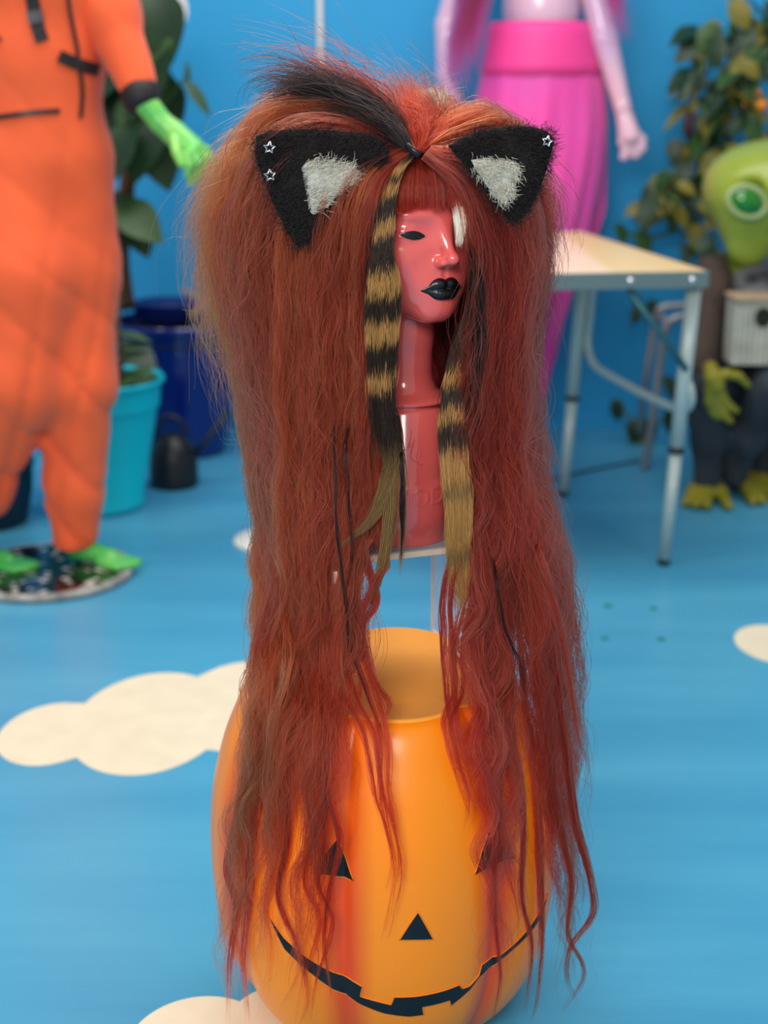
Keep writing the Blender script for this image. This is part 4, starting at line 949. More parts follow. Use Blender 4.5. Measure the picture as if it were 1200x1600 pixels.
def lock(S, G, n, rad, col, frizz=0.004, curl=0.0, clump=0.35, cvar=0.18, lens=(0.7, 1.0), th=0.00034, npts=NP, stripe=None, flat=1.0, out=0.0):
    """one lock: G guide (k,3) of px,py,Y; rad = (root, middle, end) radius in metres; flat squeezes it in depth"""
    W = UA(G); m = len(W); s = np.linspace(0, 1, m)
    T = np.gradient(W, axis=0); T /= np.linalg.norm(T, axis=1, keepdims=True) + 1e-12
    n2 = np.tile(np.array((0, 1.0, 0)), (m, 1)); n2 -= T * (n2 * T).sum(1, keepdims=True); n2 /= np.linalg.norm(n2, axis=1, keepdims=True) + 1e-12
    n1 = np.cross(T, n2)
    R = np.interp(s, [0, 0.25, 0.6, 1], [rad[0], rad[1], rad[1], rad[2]])
    t = np.linspace(0, 1, npts)[None] * (lens[0] + (lens[1] - lens[0]) * rng.random((n, 1)) ** 0.7)
    ang = rng.uniform(0, 2 * PI, (n, 1)); rr = np.sqrt(rng.random((n, 1)))
    a = rr * np.cos(ang); b = rr * np.sin(ang) * flat
    nc = max(1, n // 6); ci = rng.integers(0, nc, n); gath = 1.0 if stripe is None else 0.0
    if nc > 1 and gath:
        ca, cb = a[:nc].copy(), b[:nc].copy(); a = ca[ci] + 0.22 * a; b = cb[ci] + 0.22 * b
    I = lambda A: np.stack([np.interp(t.ravel(), s, A[:, k]).reshape(t.shape) for k in range(3)], -1)
    C = I(W); N1 = I(n1); N2 = I(n2); Rt = np.interp(t.ravel(), s, R).reshape(t.shape)
    L = np.linalg.norm(np.diff(W, axis=0), axis=1).sum()
    ph_ = rng.uniform(0, 6.28, (n, 4)); f1 = rng.uniform(1.5, 4, (n, 1)) * L; f2 = rng.uniform(7, 15, (n, 1)) * L
    if nc > 1 and gath:
        cph = rng.uniform(0, 6.28, (nc, 4))[ci]; wmix = rng.random((n, 1)) < 0.72; ph_ = np.where(wmix, cph + 0.25 * rng.normal(0, 1, (n, 4)), ph_)
        f1 = np.where(wmix, f1[:nc][ci], f1); f2 = np.where(wmix, f2[:nc][ci], f2)
    amp = frizz * np.clip(t * 3.5, 0.03, 1) * rng.uniform(0.25, 1.6, (n, 1)) ** 1.5
    w1 = np.sin(6.28 * f1 * t + ph_[:, :1]) * 0.8 + 0.35 * np.sin(6.28 * f2 * t + ph_[:, 1:2]); w2 = np.sin(6.28 * f1 * t + ph_[:, 2:3]) * 0.8 + 0.35 * np.sin(6.28 * f2 * t + ph_[:, 3:4])
    P = C + (Rt * a + amp * w1)[..., None] * N1 + (Rt * b + amp * w2 * 0.7)[..., None] * N2
    if out: P = P + (out * t ** 2 * rng.normal(0, 1, (n, 1)))[..., None] * N1
    c = np.tile(col, (n, npts, 1)) * (1 + cvar * rng.normal(0, 1, (n, 1, 1))) * (1 + 0.08 * rng.normal(0, 1, (n, 1, 3)))
    if nc > 1 and gath: c = c * rng.uniform(0.6, 1.4, (nc, 1, 1))[ci]
    if stripe is not None:
        py = np.interp(t.ravel(), s, G[:, 1]).reshape(t.shape) + rng.normal(0, 5.5, (n, 1)) + 9 * a; c = stripe(py)[..., :] * (1 + cvar * rng.normal(0, 1, (n, 1, 1)))
    c = np.clip(c, 0.002, 0.9)
    rd = th * rng.uniform(0.7, 1.25, (n, 1)) * np.interp(np.linspace(0, 1, npts), [0, 0.75, 1], [1, 0.9, 0.25])[None]
    S.add(P, c, rd)
def guides(K, n=90): return np.stack([catmull(g, n) for g in K])
def sheet(S, K, nl, n, rad, col, Yf, wave=7.0, wfreq=(3, 6), lens=(0.6, 1.0), slens=(0.75, 1.0), srange=(0, 1), frizz=0.004, sbias=None, th=0.00034, jit=6.0, npts=NP, cvar=0.18, pk=True, out=0.0, flat=1.0, lpow=1.0, bri=(0.6, 1.35)):
    """locks spread between key guides K (each px,py); Yf(s,layer,t) gives the depth"""
    GK = guides(K); k = len(K); m = GK.shape[1]; tt = np.linspace(0, 1, m)
    for i in range(nl):
        s = srange[0] + (srange[1] - srange[0]) * ((i + rng.random()) / nl); x = s * (k - 1); j = min(int(x), k - 2); f = x - j
        g = GK[j] * (1 - f) + GK[j + 1] * f
        lay = rng.random(); A = wave * rng.uniform(0.3, 1.3); fr = rng.uniform(*wfreq); p = rng.uniform(0, 6.28)
        g = g.copy(); ramp = np.clip((tt - 0.12) * 3, 0, 1)
        p = 2.2 * np.sin(3.1 * s + 1.3) + 0.9 * rng.normal(); g[:, 0] += ramp * (A * np.sin(6.28 * fr * tt + p) + 0.35 * A * np.sin(6.28 * fr * 1.9 * tt + 2 * p)) + ramp * rng.normal(0, jit)
        L = lens[0] + (lens[1] - lens[0]) * rng.random() ** lpow; q = np.linspace(0, L, m); g = np.stack([np.interp(q, tt, g[:, 0]), np.interp(q, tt, g[:, 1])], -1)
        Y = np.array([Yf(s, lay, v) for v in q])
        G = np.concatenate([g, Y[:, None]], 1)
        if pk: G = fit_depth(G, 0.007 + 0.012 * lay)
        cc = col(s, lay) if callable(col) else col
        lock(S, G, n, tuple(r * rng.uniform(0.7, 1.3) for r in rad), cc * rng.uniform(*bri), frizz, lens=slens, th=th, npts=npts, cvar=cvar, out=out, flat=flat)

# key guides, photo frame; left curtain from the parting outwards
L0 = [(640, 240), (604, 272), (586, 330), (582, 430), (584, 540), (582, 650), (578, 740), (568, 840), (556, 930), (546, 1020), (536, 1120), (526, 1240), (518, 1380), (508, 1500), (500, 1610)]
L1 = [(636, 239), (575, 268), (548, 340), (540, 460), (540, 580), (540, 700), (532, 820), (520, 940), (508, 1060), (494, 1180), (478, 1300), (466, 1420), (456, 1530), (450, 1610)]
L2 = [(630, 238), (545, 258), (506, 330), (490, 450), (486, 580), (486, 700), (486, 820), (480, 940), (470, 1060), (452, 1180), (438, 1300), (426, 1420), (418, 1530), (410, 1610)]
L3 = [(622, 236), (520, 235), (460, 300), (440, 420), (440, 560), (444, 690), (446, 810), (444, 930), (434, 1060), (416, 1180), (396, 1300), (380, 1420), (370, 1520), (366, 1610)]
B0 = [(640, 232), (560, 196), (480, 192), (425, 230), (408, 330), (412, 450), (424, 570), (432, 690), (436, 820), (434, 950), (424, 1080), (404, 1210), (386, 1340), (372, 1480), (364, 1600)]
B1 = [(636, 230), (540, 184), (456, 186), (404, 234), (374, 330), (372, 450), (390, 570), (412, 690), (424, 820), (424, 950), (414, 1080), (396, 1210), (376, 1340), (362, 1480), (356, 1600)]
B2 = [(632, 228), (520, 178), (440, 182), (392, 232), (358, 320), (350, 420), (370, 530), (394, 640), (412, 760), (418, 880), (412, 1000), (400, 1120), (384, 1240), (366, 1380), (354, 1560)]
R0 = [(664, 240), (712, 282), (742, 345), (754, 430), (750, 520), (742, 610), (738, 700), (744, 800), (745, 880), (740, 960), (742, 1060), (752, 1160), (762, 1260), (764, 1380), (770, 1500), (780, 1600)]
R1 = [(668, 240), (732, 268), (770, 340), (782, 430), (774, 530), (768, 620), (766, 720), (780, 820), (788, 920), (792, 1020), (798, 1120), (808, 1220), (816, 1330), (822, 1450), (816, 1600)]
R1b = [(670, 240), (736, 266), (776, 336), (790, 426), (782, 526), (776, 618), (782, 715), (800, 815), (818, 905), (826, 1000), (838, 1100), (850, 1210), (862, 1320), (874, 1440), (866, 1590)]
R2 = [(672, 240), (750, 262), (796, 330), (812, 420), (806, 520), (800, 610), (806, 710), (822, 810), (846, 900), (858, 1000), (862, 1100), (868, 1210), (876, 1320), (884, 1440), (872, 1590)]
R3_ = [(672, 236), (750, 226), (820, 270), (844, 360), (836, 460), (820, 560), (820, 660), (832, 760), (854, 850), (876, 940), (886, 1040), (892, 1150), (898, 1260), (906, 1380), (902, 1500), (884, 1600)]
YC = HY
def Yl(s, lay, t):     # left front curtain: parting -> beside the face -> hanging before the bust
    y = np.interp(t, [0, 0.04, 0.10, 0.2, 0.4, 0.62, 1], [YC - 0.075, YC - 0.10, YC - 0.105, YC - 0.095, YC - 0.11, YC - 0.17, YC - 0.19])
    return y + lay * np.interp(t, [0, 0.1, 1], [0.0, 0.05, 0.06]) * (0.3 + s) + 0.03 * s
def Yb(s, lay, t):
    return YC + np.interp(t, [0, 0.08, 0.2, 0.5, 1], [-0.05, -0.02, -0.02, -0.01, -0.06]) + lay * np.interp(t, [0, 0.1, 1], [0.01, 0.10, 0.10]) + 0.03 * s
def Yr(s, lay, t):
    y = np.interp(t, [0, 0.04, 0.10, 0.2, 0.4, 0.62, 1], [YC - 0.075, YC - 0.09, YC - 0.095, YC - 0.085, YC - 0.09, YC - 0.15, YC - 0.17])
    return y + lay * np.interp(t, [0, 0.1, 1], [0.0, 0.05, 0.07]) * (0.3 + s) + 0.02 * s
mixc = lambda a, b, f: a * (1 - f) + b * f
S = Strands()
sheet(S, [L0, L1], 56, 66, (0.004, 0.0110, 0.0022), lambda s, l: mixc(RED, ORG, 0.2 + 0.15 * s - 0.2 * l), lambda s, l, t: Yl(s / 3, l, t), 13, (6.5, 9.5), (0.40, 1.0), (0.65, 1.0), frizz=0.0048, lpow=3.0)
sheet(S, [L1, L2, L3], 100, 66, (0.004, 0.0115, 0.0022), lambda s, l: mixc(RED, ORG, 0.35 + 0.3 * s - 0.3 * l), lambda s, l, t: Yl(0.33 + 0.67 * s, l, t), 13, (6.5, 9.5), (0.42, 1.0), (0.65, 1.0), frizz=0.0048, lpow=2.0)
sheet(S, [B0, B1, B2], 140, 66, (0.006, 0.0135, 0.0025), lambda s, l: mixc(ORG, RED, 0.6 * l), Yb, 13, (6, 9.5), (0.30, 1.0), (0.55, 1.0), frizz=0.005, lpow=1.5, jit=9)
sheet(S, [R0, R1], 84, 66, (0.004, 0.0110, 0.0022), lambda s, l: mixc(RED, BUR, 0.55 - 0.2 * s + 0.2 * l), Yr, 13, (6.5, 9.5), (0.46, 0.95), (0.65, 1.0), frizz=0.0048, lpow=3.0)
sheet(S, [R1b, R2], 50, 66, (0.004, 0.0110, 0.0022), lambda s, l: mixc(RED, BUR, 0.45 - 0.2 * s + 0.2 * l), lambda s, l, t: Yr(0.6 + 0.4 * s, l, t), 13, (6.5, 9.5), (0.42, 1.0), (0.65, 1.0), frizz=0.0048, lpow=2.4)
sheet(S, [R2, R3_], 60, 60, (0.006, 0.012, 0.0025), lambda s, l: mixc(RED, BUR, 0.4 + 0.4 * l), lambda s, l, t: Yr(1, l, t) + np.interp(t, [0, .1, 1], [0.03, 0.07, 0.05]), 11, (6, 9.5), (0.35, 1.0), (0.55, 1.0), frizz=0.005, lpow=1.4, jit=8)
# inner mass behind the neck, both sides, so the curtain is not see-through
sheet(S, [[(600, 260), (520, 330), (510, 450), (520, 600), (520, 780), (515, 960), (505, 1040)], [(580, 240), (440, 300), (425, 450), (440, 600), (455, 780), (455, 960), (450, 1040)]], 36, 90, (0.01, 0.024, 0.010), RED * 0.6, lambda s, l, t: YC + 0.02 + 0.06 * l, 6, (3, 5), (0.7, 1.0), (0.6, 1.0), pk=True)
sheet(S, [[(700, 260), (755, 330), (760, 450), (752, 600), (752, 780), (772, 960), (775, 1040)], [(690, 240), (790, 300), (806, 420), (792, 560), (795, 720), (820, 880), (835, 1040)]], 26, 90, (0.01, 0.020, 0.010), BUR * 0.6, lambda s, l, t: YC + 0.01 + 0.06 * l, 6, (3, 5), (0.7, 1.0), (0.6, 1.0), pk=True)  # burgundy darkened to paint in the shade behind the chin
sheet(S, [[(680, 330), (684, 420), (684, 520), (682, 640), (690, 760)], [(730, 330), (742, 420), (742, 520), (735, 640), (735, 760)]], 34, 90, (0.008, 0.014, 0.008), mixc(BUR, DRK, 0.6), lambda s, l, t: YC + 0.04 + 0.04 * l, 5, (2, 4), (0.7, 1.0), (0.7, 1.0), pk=False)  # near-black fill, shade beside the neck put into the tint
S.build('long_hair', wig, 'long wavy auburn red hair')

# loose flyaway hair at the outer left, right and along the length
S = Strands()
FW = [[(620, 226), (510, 176), (428, 190), (376, 236), (330, 300), (304, 350), (292, 372)], [(620, 226), (500, 178), (418, 196), (364, 262), (326, 340), (316, 420), (340, 500)], [(610, 226), (490, 186), (410, 224), (366, 300), (338, 400), (350, 500), (372, 600), (392, 690)],
      [(600, 226), (480, 196), (402, 264), (362, 370), (354, 480), (372, 580), (388, 650)]]
sheet(S, FW, 70, 30, (0.01, 0.014, 0.016), lambda s, l: ORG * 1.05, lambda s, l, t: YC + 0.0 + 0.07 * l, 9, (1.5, 3.5), (0.75, 1.05), (0.55, 1.0), frizz=0.009, th=0.00026, pk=False, out=0.02)
FR_ = [[(690, 232), (780, 222), (850, 280), (872, 340), (866, 400)], [(690, 232), (780, 232), (840, 310), (848, 400), (830, 470)], [(690, 236), (790, 250), (838, 350), (842, 450), (826, 520), (832, 620), (826, 700)]]
sheet(S, FR_, 26, 22, (0.008, 0.014, 0.016), lambda s, l: mixc(RED, BUR, .5), lambda s, l, t: YC - 0.01 + 0.05 * l, 8, (1.5, 3.5), (0.8, 1.05), (0.55, 1.0), frizz=0.007, th=0.00026, pk=False, out=0.014)
# thin single tendrils lying over the pumpkin
TD_ = [[(548, 800), (545, 900), (552, 1000), (580, 1080), (598, 1150), (600, 1230), (612, 1300), (622, 1360), (612, 1420), (600, 1470)], [(520, 900), (528, 1020), (548, 1090), (575, 1150), (590, 1240), (606, 1290), (616, 1350), (604, 1400)],
       [(590, 920), (572, 980), (588, 1060), (612, 1100), (598, 1130), (585, 1145)], [(540, 1000), (520, 1120), (516, 1230), (535, 1310), (520, 1390), (512, 1470), (524, 1560)], [(500, 1050), (486, 1180), (494, 1290), (482, 1380), (505, 1440), (480, 1530), (470, 1600)],
       [(470, 1050), (452, 1180), (456, 1300), (440, 1400), (470, 1480), (486, 1560), (470, 1610)], [(705, 900), (700, 1000), (705, 1090), (720, 1180), (738, 1250), (728, 1310)], [(720, 980), (715, 1080), (698, 1130), (715, 1200), (740, 1280)],
       [(752, 1000), (770, 1120), (775, 1230), (768, 1330), (766, 1430), (775, 1530), (762, 1600)], [(790, 1040), (800, 1160), (815, 1280), (812, 1400), (828, 1480), (815, 1590)], [(830, 1050), (850, 1180), (868, 1300), (885, 1380), (880, 1460), (905, 1520), (870, 1580)],
       [(860, 1000), (880, 1140), (895, 1270), (922, 1380), (924, 1430), (890, 1480), (885, 1530), (905, 1570)], [(870, 960), (892, 1080), (905, 1160), (920, 1190)], [(820, 1100), (838, 1240), (842, 1360), (846, 1460), (838, 1560), (824, 1610)],
       [(420, 1050), (400, 1180), (372, 1290), (358, 1360), (372, 1420), (362, 1500), (360, 1600)], [(412, 980), (402, 1060), (408, 1130), (395, 1240), (385, 1330)], [(600, 860), (592, 900), (570, 950), (560, 1010), (566, 1080), (540, 1150)],
       [(430, 1000), (425, 1150), (400, 1300), (392, 1420), (384, 1500), (392, 1600)]]
for g in TD_:
    for rpt in range(2):
        gg = catmull([(g[0][0] * 0.25 + 0.75 * (490 if g[0][0] < 640 else 798), g[0][1] - 190)] + g, 60); gg[:, 0] += rng.normal(0, 5)
        G = fit_depth(np.concatenate([gg, np.interp(np.linspace(0, 1, 60), [0, 0.22, 1], [YC + 0.03, YC - 0.11, YC - 0.17])[:, None]], 1), 0.010)
        lock(S, G, 48, (0.0012, 0.0036, 0.0012), mixc(RED, BUR, rng.random()) * 0.85, 0.0018, lens=(0.6, 1.0), th=0.00032)
sheet(S, [L0, L2, B2], 64, 12, (0.01, 0.022, 0.016), lambda s, l: mixc(RED, BUR, 0.4), Yl, 14, (4, 8), (0.5, 1.0), (0.5, 1.0), frizz=0.011, th=0.00022)
sheet(S, [R0, R2, R3_], 64, 12, (0.01, 0.022, 0.018), lambda s, l: mixc(RED, BUR, 0.6), Yr, 14, (4, 8), (0.5, 1.0), (0.5, 1.0), frizz=0.011, th=0.00022)
S.build('loose_strands', wig, 'fine loose red strands around the outline and over the pumpkin')

# teased crown
S = Strands()
CR = [[(645, 240), (600, 200), (545, 176), (480, 170), (420, 186), (384, 222), (356, 270)], [(648, 240), (615, 196), (560, 164), (500, 160), (440, 170), (396, 196)], [(650, 240), (640, 190), (606, 150), (570, 128), (540, 118)], [(652, 240), (660, 190), (640, 150), (612, 122), (590, 104)],
      [(655, 240), (690, 190), (700, 164), (690, 142), (676, 126)], [(658, 240), (710, 190), (745, 178), (770, 188), (790, 208)], [(660, 240), (720, 215), (780, 205), (820, 230), (842, 280)]]
sheet(S, CR[:2], 40, 60, (0.003, 0.009, 0.006), mixc(RED, ORG, .5), lambda s, l, t: YC - 0.085 + 0.10 * t + 0.06 * l * min(1, 4 * t), 5, (1, 2.5), (0.85, 1.05), frizz=0.004, pk=False, out=0.010)
sheet(S, CR[2:5], 34, 34, (0.004, 0.012, 0.010), mixc(RED, DRK, .35), lambda s, l, t: YC - 0.075 + 0.12 * t + 0.07 * l * min(1, 4 * t), 6, (1, 2.5), (0.4, 1.0), (0.4, 1.0), frizz=0.007, pk=False, out=0.022, th=0.00026)
sheet(S, CR[5:7], 34, 66, (0.004, 0.011, 0.007), mixc(RED, ORG, .3), lambda s, l, t: YC - 0.07 + 0.10 * t + 0.06 * l * min(1, 4 * t), 5, (1, 2.5), (0.8, 1.05), frizz=0.004, pk=False, out=0.010)
sheet(S, [[(655, 240), (690, 190), (704, 168), (730, 168)], [(648, 240), (660, 196), (648, 168), (660, 158)]], 34, 44, (0.006, 0.016, 0.012), mixc(RED, ORG, .2) * 0.85, lambda s, l, t: YC - 0.05 + 0.10 * t + 0.05 * l, 6, (1, 2.5), (0.6, 1.0), frizz=0.007, pk=False, out=0.014)
S.build('teased_crown', wig, 'teased back auburn hair on the crown')
S = Strands()
sheet(S, [[(643, 240), (600, 200), (545, 168), (480, 146), (420, 146), (388, 172), (372, 200)], [(646, 238), (610, 190), (560, 152), (490, 128), (440, 112), (405, 108)]], 40, 42, (0.003, 0.009, 0.009), DRK, lambda s, l, t: YC - 0.09 + 0.09 * t + 0.04 * l * min(1, 4 * t), 7, (1, 3), (0.6, 1.05), (0.45, 1.0), frizz=0.007, pk=False, out=0.022, th=0.0003)
sheet(S, [[(646, 238), (610, 188), (540, 150), (450, 122), (395, 130), (362, 160)], [(646, 238), (610, 180), (580, 140), (520, 112), (450, 92), (420, 82)]], 22, 12, (0.006, 0.014, 0.014), mixc(DRK, RED, .35), lambda s, l, t: YC - 0.06 + 0.09 * t, 10, (1, 3), (0.7, 1.1), (0.5, 1.0), frizz=0.010, pk=False, out=0.035, th=0.00024)
# black lock beside the right cheek and thin black streaks in the left curtain
for g, n_, r_, yy in (([(668, 244), (708, 285), (730, 335), (742, 400), (744, 470), (740, 560), (730, 650), (722, 720)], 220, (0.001, 0.006, 0.003), -0.085), ([(668, 244), (710, 285), (738, 340), (752, 420), (750, 520), (744, 620), (738, 700)], 120, (0.001, 0.006, 0.003), -0.09),
                      ([(540, 560), (524, 650), (523, 740), (526, 830), (540, 930), (548, 1010), (575, 1090), (597, 1150), (592, 1220)], 15, (0.0003, 0.0016, 0.001), -0.15), ([(555, 600), (540, 700), (545, 790), (550, 870), (535, 960)], 10, (0.0003, 0.0014, 0.001), -0.14),
                      ([(638, 244), (606, 280), (588, 330), (582, 400), (576, 480), (572, 540)], 90, (0.001, 0.005, 0.004), -0.108), ([(760, 820), (775, 900), (790, 980), (812, 1040), (822, 1100)], 14, (0.0003, 0.0022, 0.002), -0.15),
                      ([(622, 640), (628, 720), (629, 800), (626, 880)], 30, (0.001, 0.0018, 0.001), -0.14)):
    gg = catmull(g, 60); lock(S, fit_depth(np.concatenate([gg, np.interp(np.linspace(0, 1, 60), [0, 0.3, 1], [YC - 0.04, YC + yy, YC + yy])[:, None]], 1), 0.012), n_, r_, DRK, 0.002, lens=(0.7, 1.0))
S.build('black_streaks', wig, 'black streaks through the red hair')

# bangs
def head_hit(px, py):
    a = np.array((0, 0, CAM_H)); d = U(px, py, 1.0) - a; T = np.linspace(HY - 0.16, HY + 0.05, 211); P = w2h(a + d * T[:, None])
    ins = head_sdf(P) < 0.004
    return float(T[np.argmax(ins)]) if ins.any() else HY - 0.05
S = Strands(); nb_ = 26
for i in range(nb_):
    f = (i + rng.random() * 0.6) / nb_
    x1 = 610 + 118 * f; y1 = 338 - 14 * math.sin(PI * f) + rng.normal(0, 3); x0 = 640 + 30 * f
    g = catmull([(x0, 246), (x0 * 0.45 + x1 * 0.55, 262), (x0 * 0.12 + x1 * 0.88, 292), (x1, y1)], 30)
    Y = np.array([head_hit(x, y) - 0.010 for x, y in g]); Y = np.minimum(Y, np.convolve(np.pad(Y, 3, mode='edge'), np.ones(7) / 7, 'valid'))
    lock(S, np.concatenate([g, Y[:, None]], 1), 85, (0.003, 0.0055, 0.0042), mixc(BUR, RED, 0.4 + 0.3 * rng.random()) * rng.uniform(0.8, 1.2), 0.0008, lens=(0.86, 1.02), th=0.00028, npts=20, flat=0.5)
S.build('bangs', wig, 'straight dark red fringe')
S = Strands()
g = catmull([(700, 280), (712, 310), (718, 340), (719, 366), (716, 386)], 30); Y = np.array([head_hit(x, y) - 0.022 for x, y in g]); Y = np.minimum.accumulate(Y)[::1]
cw = lambda py: mixc(BUR[None, None], WHT[None, None], np.clip((py - 318) / 14, 0, 1)[..., None])
lock(S, np.concatenate([g, Y[:, None]], 1), 260, (0.002, 0.0072, 0.004), WHT, 0.001, lens=(0.75, 1.0), th=0.00028, npts=26, stripe=cw, cvar=0.06, flat=0.5)
S.build('white_fringe_tip', wig, 'white dipped end of the fringe', m=m_pale)
S = Strands()
sheet(S, [[(668, 200), (672, 170), (670, 150), (662, 138)], [(672, 200), (682, 172), (686, 150), (684, 138)]], 8, 60, (0.004, 0.008, 0.005), H(226, 208, 186), lambda s, l, t: YC + 0.03, 2, (1, 2), (0.9, 1.0), frizz=0.003, pk=False)
S.build('white_tuft', wig, 'small pale tuft behind the crown', m=m_pale)

# striped locks
def bands(lst):
    def f(py):
        g = np.zeros(py.shape)
        for a, b in lst: g = np.maximum(g, np.clip((py - a) / 6, 0, 1) * np.clip((b - py) / 6, 0, 1))
        low = np.clip((py - 690) / 60, 0, 1)
        base = H(40, 27, 19)[None, None] * (1 - low[..., None]) + OLV[None, None] * low[..., None]
        return base * (1 - g[..., None]) + GOLD[None, None] * g[..., None]
    return f
LS = [(252, 277), (288, 312), (343, 374), (422, 466), (500, 541), (582, 614)]
RS = [(575, 604), (636, 664), (703, 762), (776, 862), (880, 960)]
def flatlock(S, g, n, rad, Y, st, lens):
    gg = catmull(g, 70); lock(S, fit_depth(np.concatenate([gg, np.interp(np.linspace(0, 1, 70), np.linspace(0, 1, len(Y)), Y)[:, None]], 1), 0.012), n, rad, GOLD, 0.0024, lens=lens, th=0.0003, npts=64, stripe=st, cvar=0.14, flat=0.35)
S = Strands()
for dx, n_ in ((-10, 190), (0, 250), (10, 190)):
    k = dx / 10
    flatlock(S, [(645 + k, 240), (627 + 2 * k, 260), (611 + 3 * k, 296), (602 + 3 * k, 345), (597 + 6 * k, 395), (599 + 15 * k, 445), (597 + 15 * k, 520), (596 + 12 * k, 590), (597 + 11 * k, 660), (602 + 10 * k, 720)], n_, (0.003, 0.0075, 0.006), [YC - 0.085, YC - 0.118, YC - 0.125, YC - 0.125], bands(LS), (0.72, 1.0))
flatlock(S, [(596, 560), (600, 640), (612, 700), (604, 760), (580, 810), (552, 838), (532, 853)], 170, (0.006, 0.008, 0.001), [YC - 0.125, YC - 0.13], bands(LS), (0.85, 1.0))
flatlock(S, [(600, 580), (606, 680), (612, 760), (606, 840), (590, 910), (572, 960)], 190, (0.006, 0.008, 0.0015), [YC - 0.125, YC - 0.13], bands(LS), (0.8, 1.0))
flatlock(S, [(612, 560), (616, 640), (628, 720), (630, 800), (627, 870), (624, 900)], 60, (0.004, 0.003, 0.001), [YC - 0.125, YC - 0.13], bands([]), (0.8, 1.0))
S.build('striped_lock', wig, 'blond and black striped lock beside the face', m=m_pale)
S = Strands()
for dx, n_ in ((-8, 190), (2, 220), (10, 170)):
    flatlock(S, [(752, 400), (740, 470), (724 + 0.7 * dx, 545), (710 + 1.2 * dx, 620), (708 + 1.3 * dx, 700), (714 + 1.3 * dx, 790), (715 + 1.2 * dx, 870), (714 + 0.8 * dx, 960)], n_, (0.004, 0.0075, 0.004), [YC - 0.045, YC - 0.07, YC - 0.11, YC - 0.12], bands(RS), (0.85, 1.0))
S.build('striped_lock', wig, 'olive and gold striped lock over the neck', m=m_pale)

# parting clip and cap under the hair
MB().tube(catmull([U(636, 228, YC - 0.105), U(645, 236, YC - 0.112), U(655, 244, YC - 0.112)], 8), 0.0045, 8, flat=(1, 0.6)).build('hair_clip', m_blk, wig)
def cap_sdf(P):
    d = sd_ell(P, (0, 0.016, 0.126), (0.078, 0.090, 0.086)); return smax(d, (0.118 - P[..., 2]) * 0.6 - (P[..., 1] + 0.055) * 0.8, 0.01)
V, F = surfnet(lambda P: smax(cap_sdf(P), 0.05 - P[..., 2], 0.01), (-0.10, -0.10, 0.03), (0.10, 0.13, 0.23), 0.004)
obj('wig_cap', h2w(V), F, mat('cap_dark', srgb(60, 20, 16), 0.9), wig)

# ears
m_fur = mat('ear_black', srgb(18, 13, 14), 0.9, var=0.3, scale=60, bump=0.4, bscale=200)
m_inr = mat('ear_inner', srgb(206, 204, 192), 0.9, col2=srgb(150, 150, 140), scale=60, bump=0.4, bscale=150)
def puff(poly, Yf, thick, m, name, parent, steps=4, edge=0.0):
    """padded shape: outline in the photo frame at depth Yf(px,py), domed front and back"""
    bm = bmesh.new(); C = catmull(list(poly) + [poly[0]], 70)[:-1]; vs = [bm.verts.new((x, y, 0)) for x, y in C]; bm.faces.new(vs); bmesh.ops.triangulate(bm, faces=list(bm.faces))
    for _ in range(steps):
        es = [e for e in bm.edges if e.calc_length() > 14]
        if es: bmesh.ops.subdivide_edges(bm, edges=es, cuts=1); bmesh.ops.triangulate(bm, faces=[f for f in bm.faces if len(f.verts) > 3])
    bm.verts.index_update(); P2 = np.array([v.co[:2] for v in bm.verts]); F = [[v.index for v in f.verts] for f in bm.faces]
    bm.free()
    dist = np.min(np.linalg.norm(P2[:, None] - C[None], axis=2), axis=1); h = thick * (1 - np.exp(-dist / 14.0)) + edge
    n = len(P2); Y0 = np.array([Yf(x, y) for x, y in P2])
    V = np.vstack([UA(np.column_stack([P2, Y0 - h])), UA(np.column_stack([P2, Y0 + h + 0.001]))])
    A = np.array(F); a = P2[A[:, 1]] - P2[A[:, 0]]; b = P2[A[:, 2]] - P2[A[:, 0]]; fl = (a[:, 0] * b[:, 1] - a[:, 1] * b[:, 0]) < 0
    A[fl] = A[fl][:, ::-1]; A = A[:, ::-1]
    F = [tuple(f) for f in A] + [tuple(i + n for i in f[::-1]) for f in A]
    o = obj(name, V, F, m, parent); 
    bm = bmesh.new(); bm.from_mesh(o.data); bmesh.ops.remove_doubles(bm, verts=list(bm.verts), dist=0.0011); bmesh.ops.recalc_face_normals(bm, faces=list(bm.faces)); bm.to_mesh(o.data); bm.free()
    return o, P2, Y0 - h, dist
def fur(name, P2, Yv, n, col, L, parent, dirpx, spread=1.0, th=0.00022):
    S = Strands(); idx = rng.integers(0, len(P2), n); base = P2[idx] + rng.normal(0, 5, (n, 2)); Y = Yv[idx] + 0.001
    d = np.array(dirpx, float); d = d / np.linalg.norm(d); ang = rng.normal(0, spread, n)
    dx = d[0] * np.cos(ang) - d[1] * np.sin(ang); dy = d[0] * np.sin(ang) + d[1] * np.cos(ang)
    l = L * rng.uniform(0.4, 1.2, n); t = np.linspace(0, 1, 5)[None]
    curv = rng.normal(0, 0.5, n)[:, None]
    PX = base[:, 0:1] + l[:, None] * (dx[:, None] * t - dy[:, None] * curv * t * t); PY = base[:, 1:2] + l[:, None] * (dy[:, None] * t + dx[:, None] * curv * t * t)
    YY = Y[:, None] - rng.uniform(0.0005, 0.004, (n, 1)) * np.sin(t * 2.2)
    P = UA(np.stack([PX, PY, YY], -1)); C = np.tile(col, (n, 5, 1)) * (1 + 0.25 * rng.normal(0, 1, (n, 1, 1))); C = np.clip(C, 0.002, 0.9)
    S.add(P, C, th * np.tile(np.array([1, 1, .9, .7, .3]), (n, 1))); return S.build(name, parent, m=m_pale)
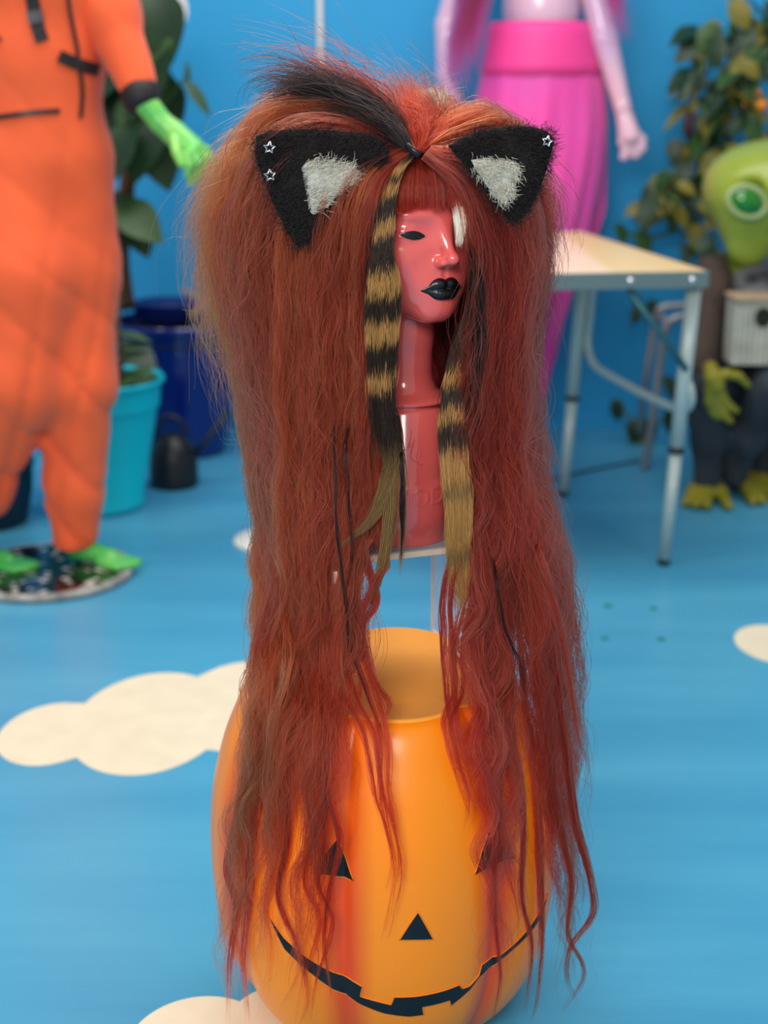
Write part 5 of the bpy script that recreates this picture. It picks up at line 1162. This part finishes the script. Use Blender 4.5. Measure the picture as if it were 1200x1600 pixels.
def star(px, py, Y, parent, r=9.5, rot=0.1):
    pts = []
    for k in range(11):
        a = -PI / 2 + rot + k * PI / 5; q = r if k % 2 == 0 else r * 0.44
        pts.append(U(px + q * math.cos(a), py + q * math.sin(a), Y - 0.002 * (k % 2)))
    return MB().tube(pts, 0.0011, 6).build('star_stud', m_steel, parent, smooth=True)
YEL = lambda x, y: YC - 0.082 + 0.00006 * (470 - x)
earL, P2, Yv, dd = puff([(400, 212), (440, 203), (520, 204), (590, 216), (606, 250), (560, 300), (505, 350), (470, 387), (440, 345), (415, 290), (400, 245)], YEL, 0.008, m_fur, 'cat_ear', wig)
fur('ear_fur', P2, Yv, 6500, H(24, 17, 17), 13, earL, (-0.8, 0.3), 1.2)
inn, Q2, Yq, dq = puff([(471, 262), (485, 250), (520, 250), (552, 258), (560, 280), (530, 305), (490, 335), (478, 300)], lambda x, y: YEL(x, y) - 0.009, 0.004, m_inr, 'inner_ear', earL)
fur('inner_fur', Q2[dq > 6], Yq[dq > 6], 1000, H(205, 200, 184), 13, inn, (0.8, -0.5), 0.35)
star(421, 231, YC - 0.104, earL); star(422, 274, YC - 0.104, earL, rot=-0.1)
YER = lambda x, y: YC - 0.118 + 0.00008 * (x - 760)
earR, P2, Yv, dd = puff([(700, 228), (740, 208), (790, 198), (840, 200), (864, 216), (858, 250), (845, 290), (825, 330), (800, 346), (770, 315), (740, 275)], YER, 0.008, m_fur, 'cat_ear', wig)
fur('ear_fur', P2, Yv, 6500, H(24, 17, 17), 12, earR, (0.7, 0.2), 1.3)
inn, Q2, Yq, dq = puff([(736, 250), (765, 246), (800, 250), (813, 262), (806, 290), (788, 318), (768, 300), (748, 272)], lambda x, y: YER(x, y) - 0.009, 0.004, m_inr, 'inner_ear', earR)
fur('inner_fur', Q2[dq > 6], Yq[dq > 6], 1000, H(205, 200, 184), 12, inn, (0.5, 0.7), 0.35)
star(855, 221, YC - 0.128, earR, r=8.5, rot=0.25)

# long pink hair hanging on the pink mannequin
S = Strands(); PKH = H(214, 44, 92)
def mhair(K, nl, n):
    sheet(S, K, nl, n, (0.012, 0.020, 0.012), PKH, lambda s, l, t: YM - 0.15 - 0.05 * l, 6, (2, 4), (0.75, 1.0), (0.6, 1.0), frizz=0.008, th=0.0006, pk=False, npts=24, out=0.02)
mhair([[(800, -220), (745, -80), (712, 20), (700, 110), (704, 180)], [(815, -220), (775, -80), (752, 20), (744, 110), (748, 190)]], 16, 60)
mhair([[(880, -220), (930, -80), (956, 0), (966, 60), (968, 110)], [(890, -220), (950, -90), (974, -10), (984, 50), (988, 100)]], 8, 50)
S.build('long_pink_hair', fm, 'long straight raspberry pink hair', L=np.array(fm.location))
